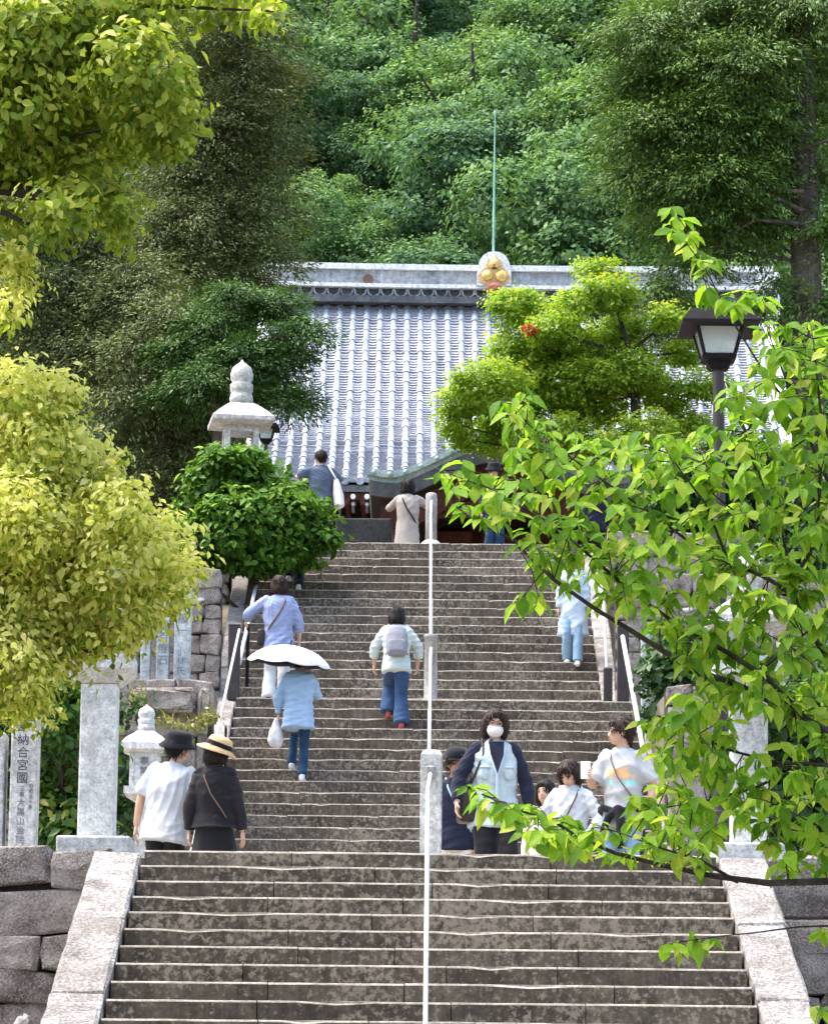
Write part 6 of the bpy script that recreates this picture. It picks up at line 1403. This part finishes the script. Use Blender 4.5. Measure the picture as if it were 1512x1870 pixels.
# 9 woman in periwinkle shirt and white trousers
f = person('woman in a periwinkle shirt and white trousers climbing by the left handrail', spot(508, MY+.85, MZ), R(2), 1.74, lean=.06, build=1.05, head=(R(12), R(2), 0), feet=((-.12, .0, .02, -.9), (.08, .28, R3+.02)), arms=(((-.24, .26, -.22), (-.8, -.2, -.5)), ((.10, .10, -.46), (.6, -.5, 0))), far=True)
top(f, c_blue, hem=-.17, w=1.14, d=1.14, flare=1.02, sleeve='three', sr=1.2, seed=21, wr=.016); trousers(f, c_white, 1.06, .085); shoes(f, shoe_b, sole_b); hair(f, hair_brown, 'bob'); strap('bag_strap', f, strap_path(f, 1, -1), .014, strap_brown)
bg_ = empty('shoulder_bag', f.root.location, f.root.rotation_euler.z, 'small dark bag at the hip of the woman in the periwinkle shirt', 'bag'); bm = bmesh.new(); c = f.pel-f.rt*.21*f.k; box(bm, c.x-.05, c.x+.05, c.y-.1, c.y+.1, c.z-.12, c.z+.1, .025, 2); bm_obj('pouch', bm, leather, bg_, smooth=True)
# 10 hiker with grey backpack and wide blue jeans
i10 = 10; y10 = Y2+i10*T2+.16; z10 = Z2+i10*R2
f = person('person with a grey backpack and wide blue jeans climbing mid-stairs', spot(724, y10, z10), R(2), 1.60, lean=.20, head=(0, R(-14), 0), feet=((-.09, .22, R2), (.07, -.02, 0)), arms=(((-.13, .10, -.44), (-.7, -.4, 0)), ((.13, .12, -.43), (.7, -.4, 0))), far=True)
top(f, c_paleg, hem=-.12, w=1.12, d=1.16, sleeve='three', sr=1.2, seed=22, wr=.016); trousers(f, c_jean, 1.10, .105); shoes(f, shoe_r); hair(f, hair_dark, 'bob')
bp = empty('backpack', f.root.location, f.root.rotation_euler.z, 'grey backpack on the climber in blue jeans', 'backpack'); bm = bmesh.new(); k = f.k; secs = [(f.pel+f.up*h_*k-f.fw*(.12+dp)*k, f.rt, f.fw, w_*k, d_*k) for h_, w_, d_, dp in ((.05, .10, .05, .05), (.07, .135, .085, .06), (.2, .145, .10, .06), (.34, .135, .09, .05), (.42, .11, .07, .04), (.46, .06, .04, .03))]; oval_loft(bm, secs, 20); pk = mesh_obj('sack', resolve(bm, .012, 2, .006, seed=7), c_grey, bp)
bm = bmesh.new(); secs = [(f.pel+f.up*h_*k-f.fw*.25*k, f.rt, f.fw, w_*k, .035*k) for h_, w_ in ((.08, .09), (.1, .11), (.22, .11), (.24, .09))]; oval_loft(bm, secs, 16); mesh_obj('front_pocket', resolve(bm, .012, 1, .004, seed=8), c_grey, bp)
bm = bmesh.new(); tube(bm, [f.pel+f.up*.45*k-f.fw*.12*k-f.rt*.03*k, f.pel+f.up*.49*k-f.fw*.16*k, f.pel+f.up*.45*k-f.fw*.12*k+f.rt*.03*k], .008, 6); bm_obj('handle', bm, black_metal, bp)
for sx in (-1, 1):
    bm = bmesh.new(); tube(bm, [f.pel+f.up*.40*k-f.fw*.12*k+f.rt*sx*.08*k, f.pel+f.up*.52*k-f.fw*.03*k+f.rt*sx*.10*k, f.pel+f.up*.42*k+f.fw*.125*k+f.rt*sx*.095*k, f.pel+f.up*.22*k+f.fw*.11*k+f.rt*sx*.13*k, f.pel+f.up*.1*k-f.fw*.08*k+f.rt*sx*.14*k], .012, 6); bm_obj('strap', bm, c_grey, bp, smooth=True)
# 11 person in pale coat coming down on the right
i11 = 3; y11 = Y3+i11*T3+.14; z11 = Z3+i11*R3
f = person('person in a pale blue coat and jeans descending on the right behind leaves', spot(1047, y11, z11), TW+R(-8), 1.60, head=(0, R(-16), 0), feet=((-.08, .20, -R3+.01), (.08, -.04, 0)), drop=.05, far=True)
top(f, c_ice, hem=-.42, w=1.12, d=1.12, flare=1.15, sleeve='long', sr=1.2, seed=23, wr=.018, name='coat'); trousers(f, c_lj, 1.0, .075); shoes(f, shoe_w); hair(f, hair_dark, 'bob'); face(f)
# 12 woman in beige coat photographing the hall
f = person('woman in a pinkish beige coat photographing the hall at the topmost step', spot(744, 56.2, TZ), R(-2), 1.64, head=(R(-4), R(8), 0), arms=(((-.02, .26, .0), (-.7, -.1, -.7)), ((.05, .28, .03), (.8, -.1, -.6))), far=True)
top(f, c_beige, hem=-.36, w=1.10, d=1.12, flare=1.08, sleeve='long', sr=1.2, seed=24, name='coat', wr=.014); trousers(f, c_black, 1.0, .08); shoes(f, shoe_b); hair(f, hair_dark, 'bob'); strap('bag_strap', f, strap_path(f, -1, 1), .014, leather)
o = bm_obj('camera', (lambda b: (box(b, -.07, .07, -.03, .03, -.04, .04, .01), tube(b, [(0, .03, 0), (0, .09, 0)], .03, 12), b)[2])(bmesh.new()), black_metal, None); p_ = (f.arms[0][2]+f.arms[1][2])/2+Vector((0, .09, .03)); o.location = Vector(f.root.location)+Matrix.Rotation(R(-2), 3, 'Z') @ p_; tag(o, 'dark camera raised by the woman in the beige coat', 'camera')
# 13 man with white tote at the top left
f = person('man in slate blue with a white tote on his shoulder at the stair top', spot(586, 53.75, TZ), R(14), 1.60, lean=.06, build=1.1, head=(R(28), R(8), R(-6)), arms=(((-.10, .22, -.02), (-.8, -.1, -.6)), ((.05, .22, -.28), (.7, -.4, 0))), far=True)
top(f, c_slate, hem=-.14, w=1.18, d=1.15, sleeve='short', sr=1.2, seed=25, wr=.016); trousers(f, c_black, 1.05, .085); shoes(f, shoe_b); hair(f, hair_dark, 'bun')
tb = empty('tote_bag', f.root.location, f.root.rotation_euler.z, 'white canvas tote on the shoulder of the man in slate blue', 'bag'); k = f.k; c = f.pel+f.up*.05*k+f.rt*.25*k-f.fw*.10*k; bm = bmesh.new(); oval_loft(bm, [(c+Vector((dx, 0, z)), Vector((1, 0, 0)), Vector((0, 1, 0)), a, b) for z, a, b, dx in ((-.20, .05, .16, .03), (-.17, .075, .18, .02), (0, .075, .17, 0), (.18, .045, .14, -.03), (.24, .02, .10, -.04))], 16); mesh_obj('sack', resolve(bm, .013, 2, .008, seed=9), bag_w, tb)
bm = bmesh.new(); s_ = f.shr+f.up*.07*k-f.rt*.07*k; tube(bm, [c+Vector((-.04, .08, .22)), s_+f.fw*.06*k, s_-f.fw*.06*k, c+Vector((-.04, -.08, .22))], .016, 6); bm_obj('handle', bm, bag_w, tb, smooth=True)
# 14 person in navy with a dark brimmed hat at the top, facing us
f = person('person in navy clothes and dark brimmed hat at the top behind the leaves', spot(901, 54.6, TZ), TW+R(10), 1.58, head=(0, R(-12), 0), far=True)
top(f, c_navy, hem=-.1, w=1.1, d=1.1, sleeve='long', seed=26, name='jacket'); trousers(f, c_jeand, 1.05, .085); shoes(f, shoe_b); hair(f, hair_dark, 'short'); hat(f, c_black, 'bucket'); face(f)
# 15 person whose legs show below the bush
i15 = 12; y15 = Y3+i15*T3+.15; z15 = Z3+i15*R3
f = person('person in dark trousers and white shoes half hidden by the round bush', spot(537, y15-T3*1, z15-R3), R(0), 1.62, lean=.1, feet=((-.08, .24, R3), (.08, -.02, 0)), far=True)
top(f, c_navy, hem=-.1, w=1.05, d=1.05, sleeve='long', seed=27); trousers(f, c_navy, 1.0, .075); shoes(f, shoe_w); hair(f, hair_dark, 'short')
# 16 dark haired person behind the leaves at the top right
f = person('dark-haired person in a dark top behind the cherry leaves at the stair top', spot(1088, 55.5, TZ), R(0), 1.52, far=True)
top(f, c_navy, hem=-.1, w=1.05, d=1.05, sleeve='long', seed=28); trousers(f, c_black, 1.0, .08); shoes(f, shoe_b); hair(f, hair_dark, 'bob')

bpy.data.scenes.remove(TMP)
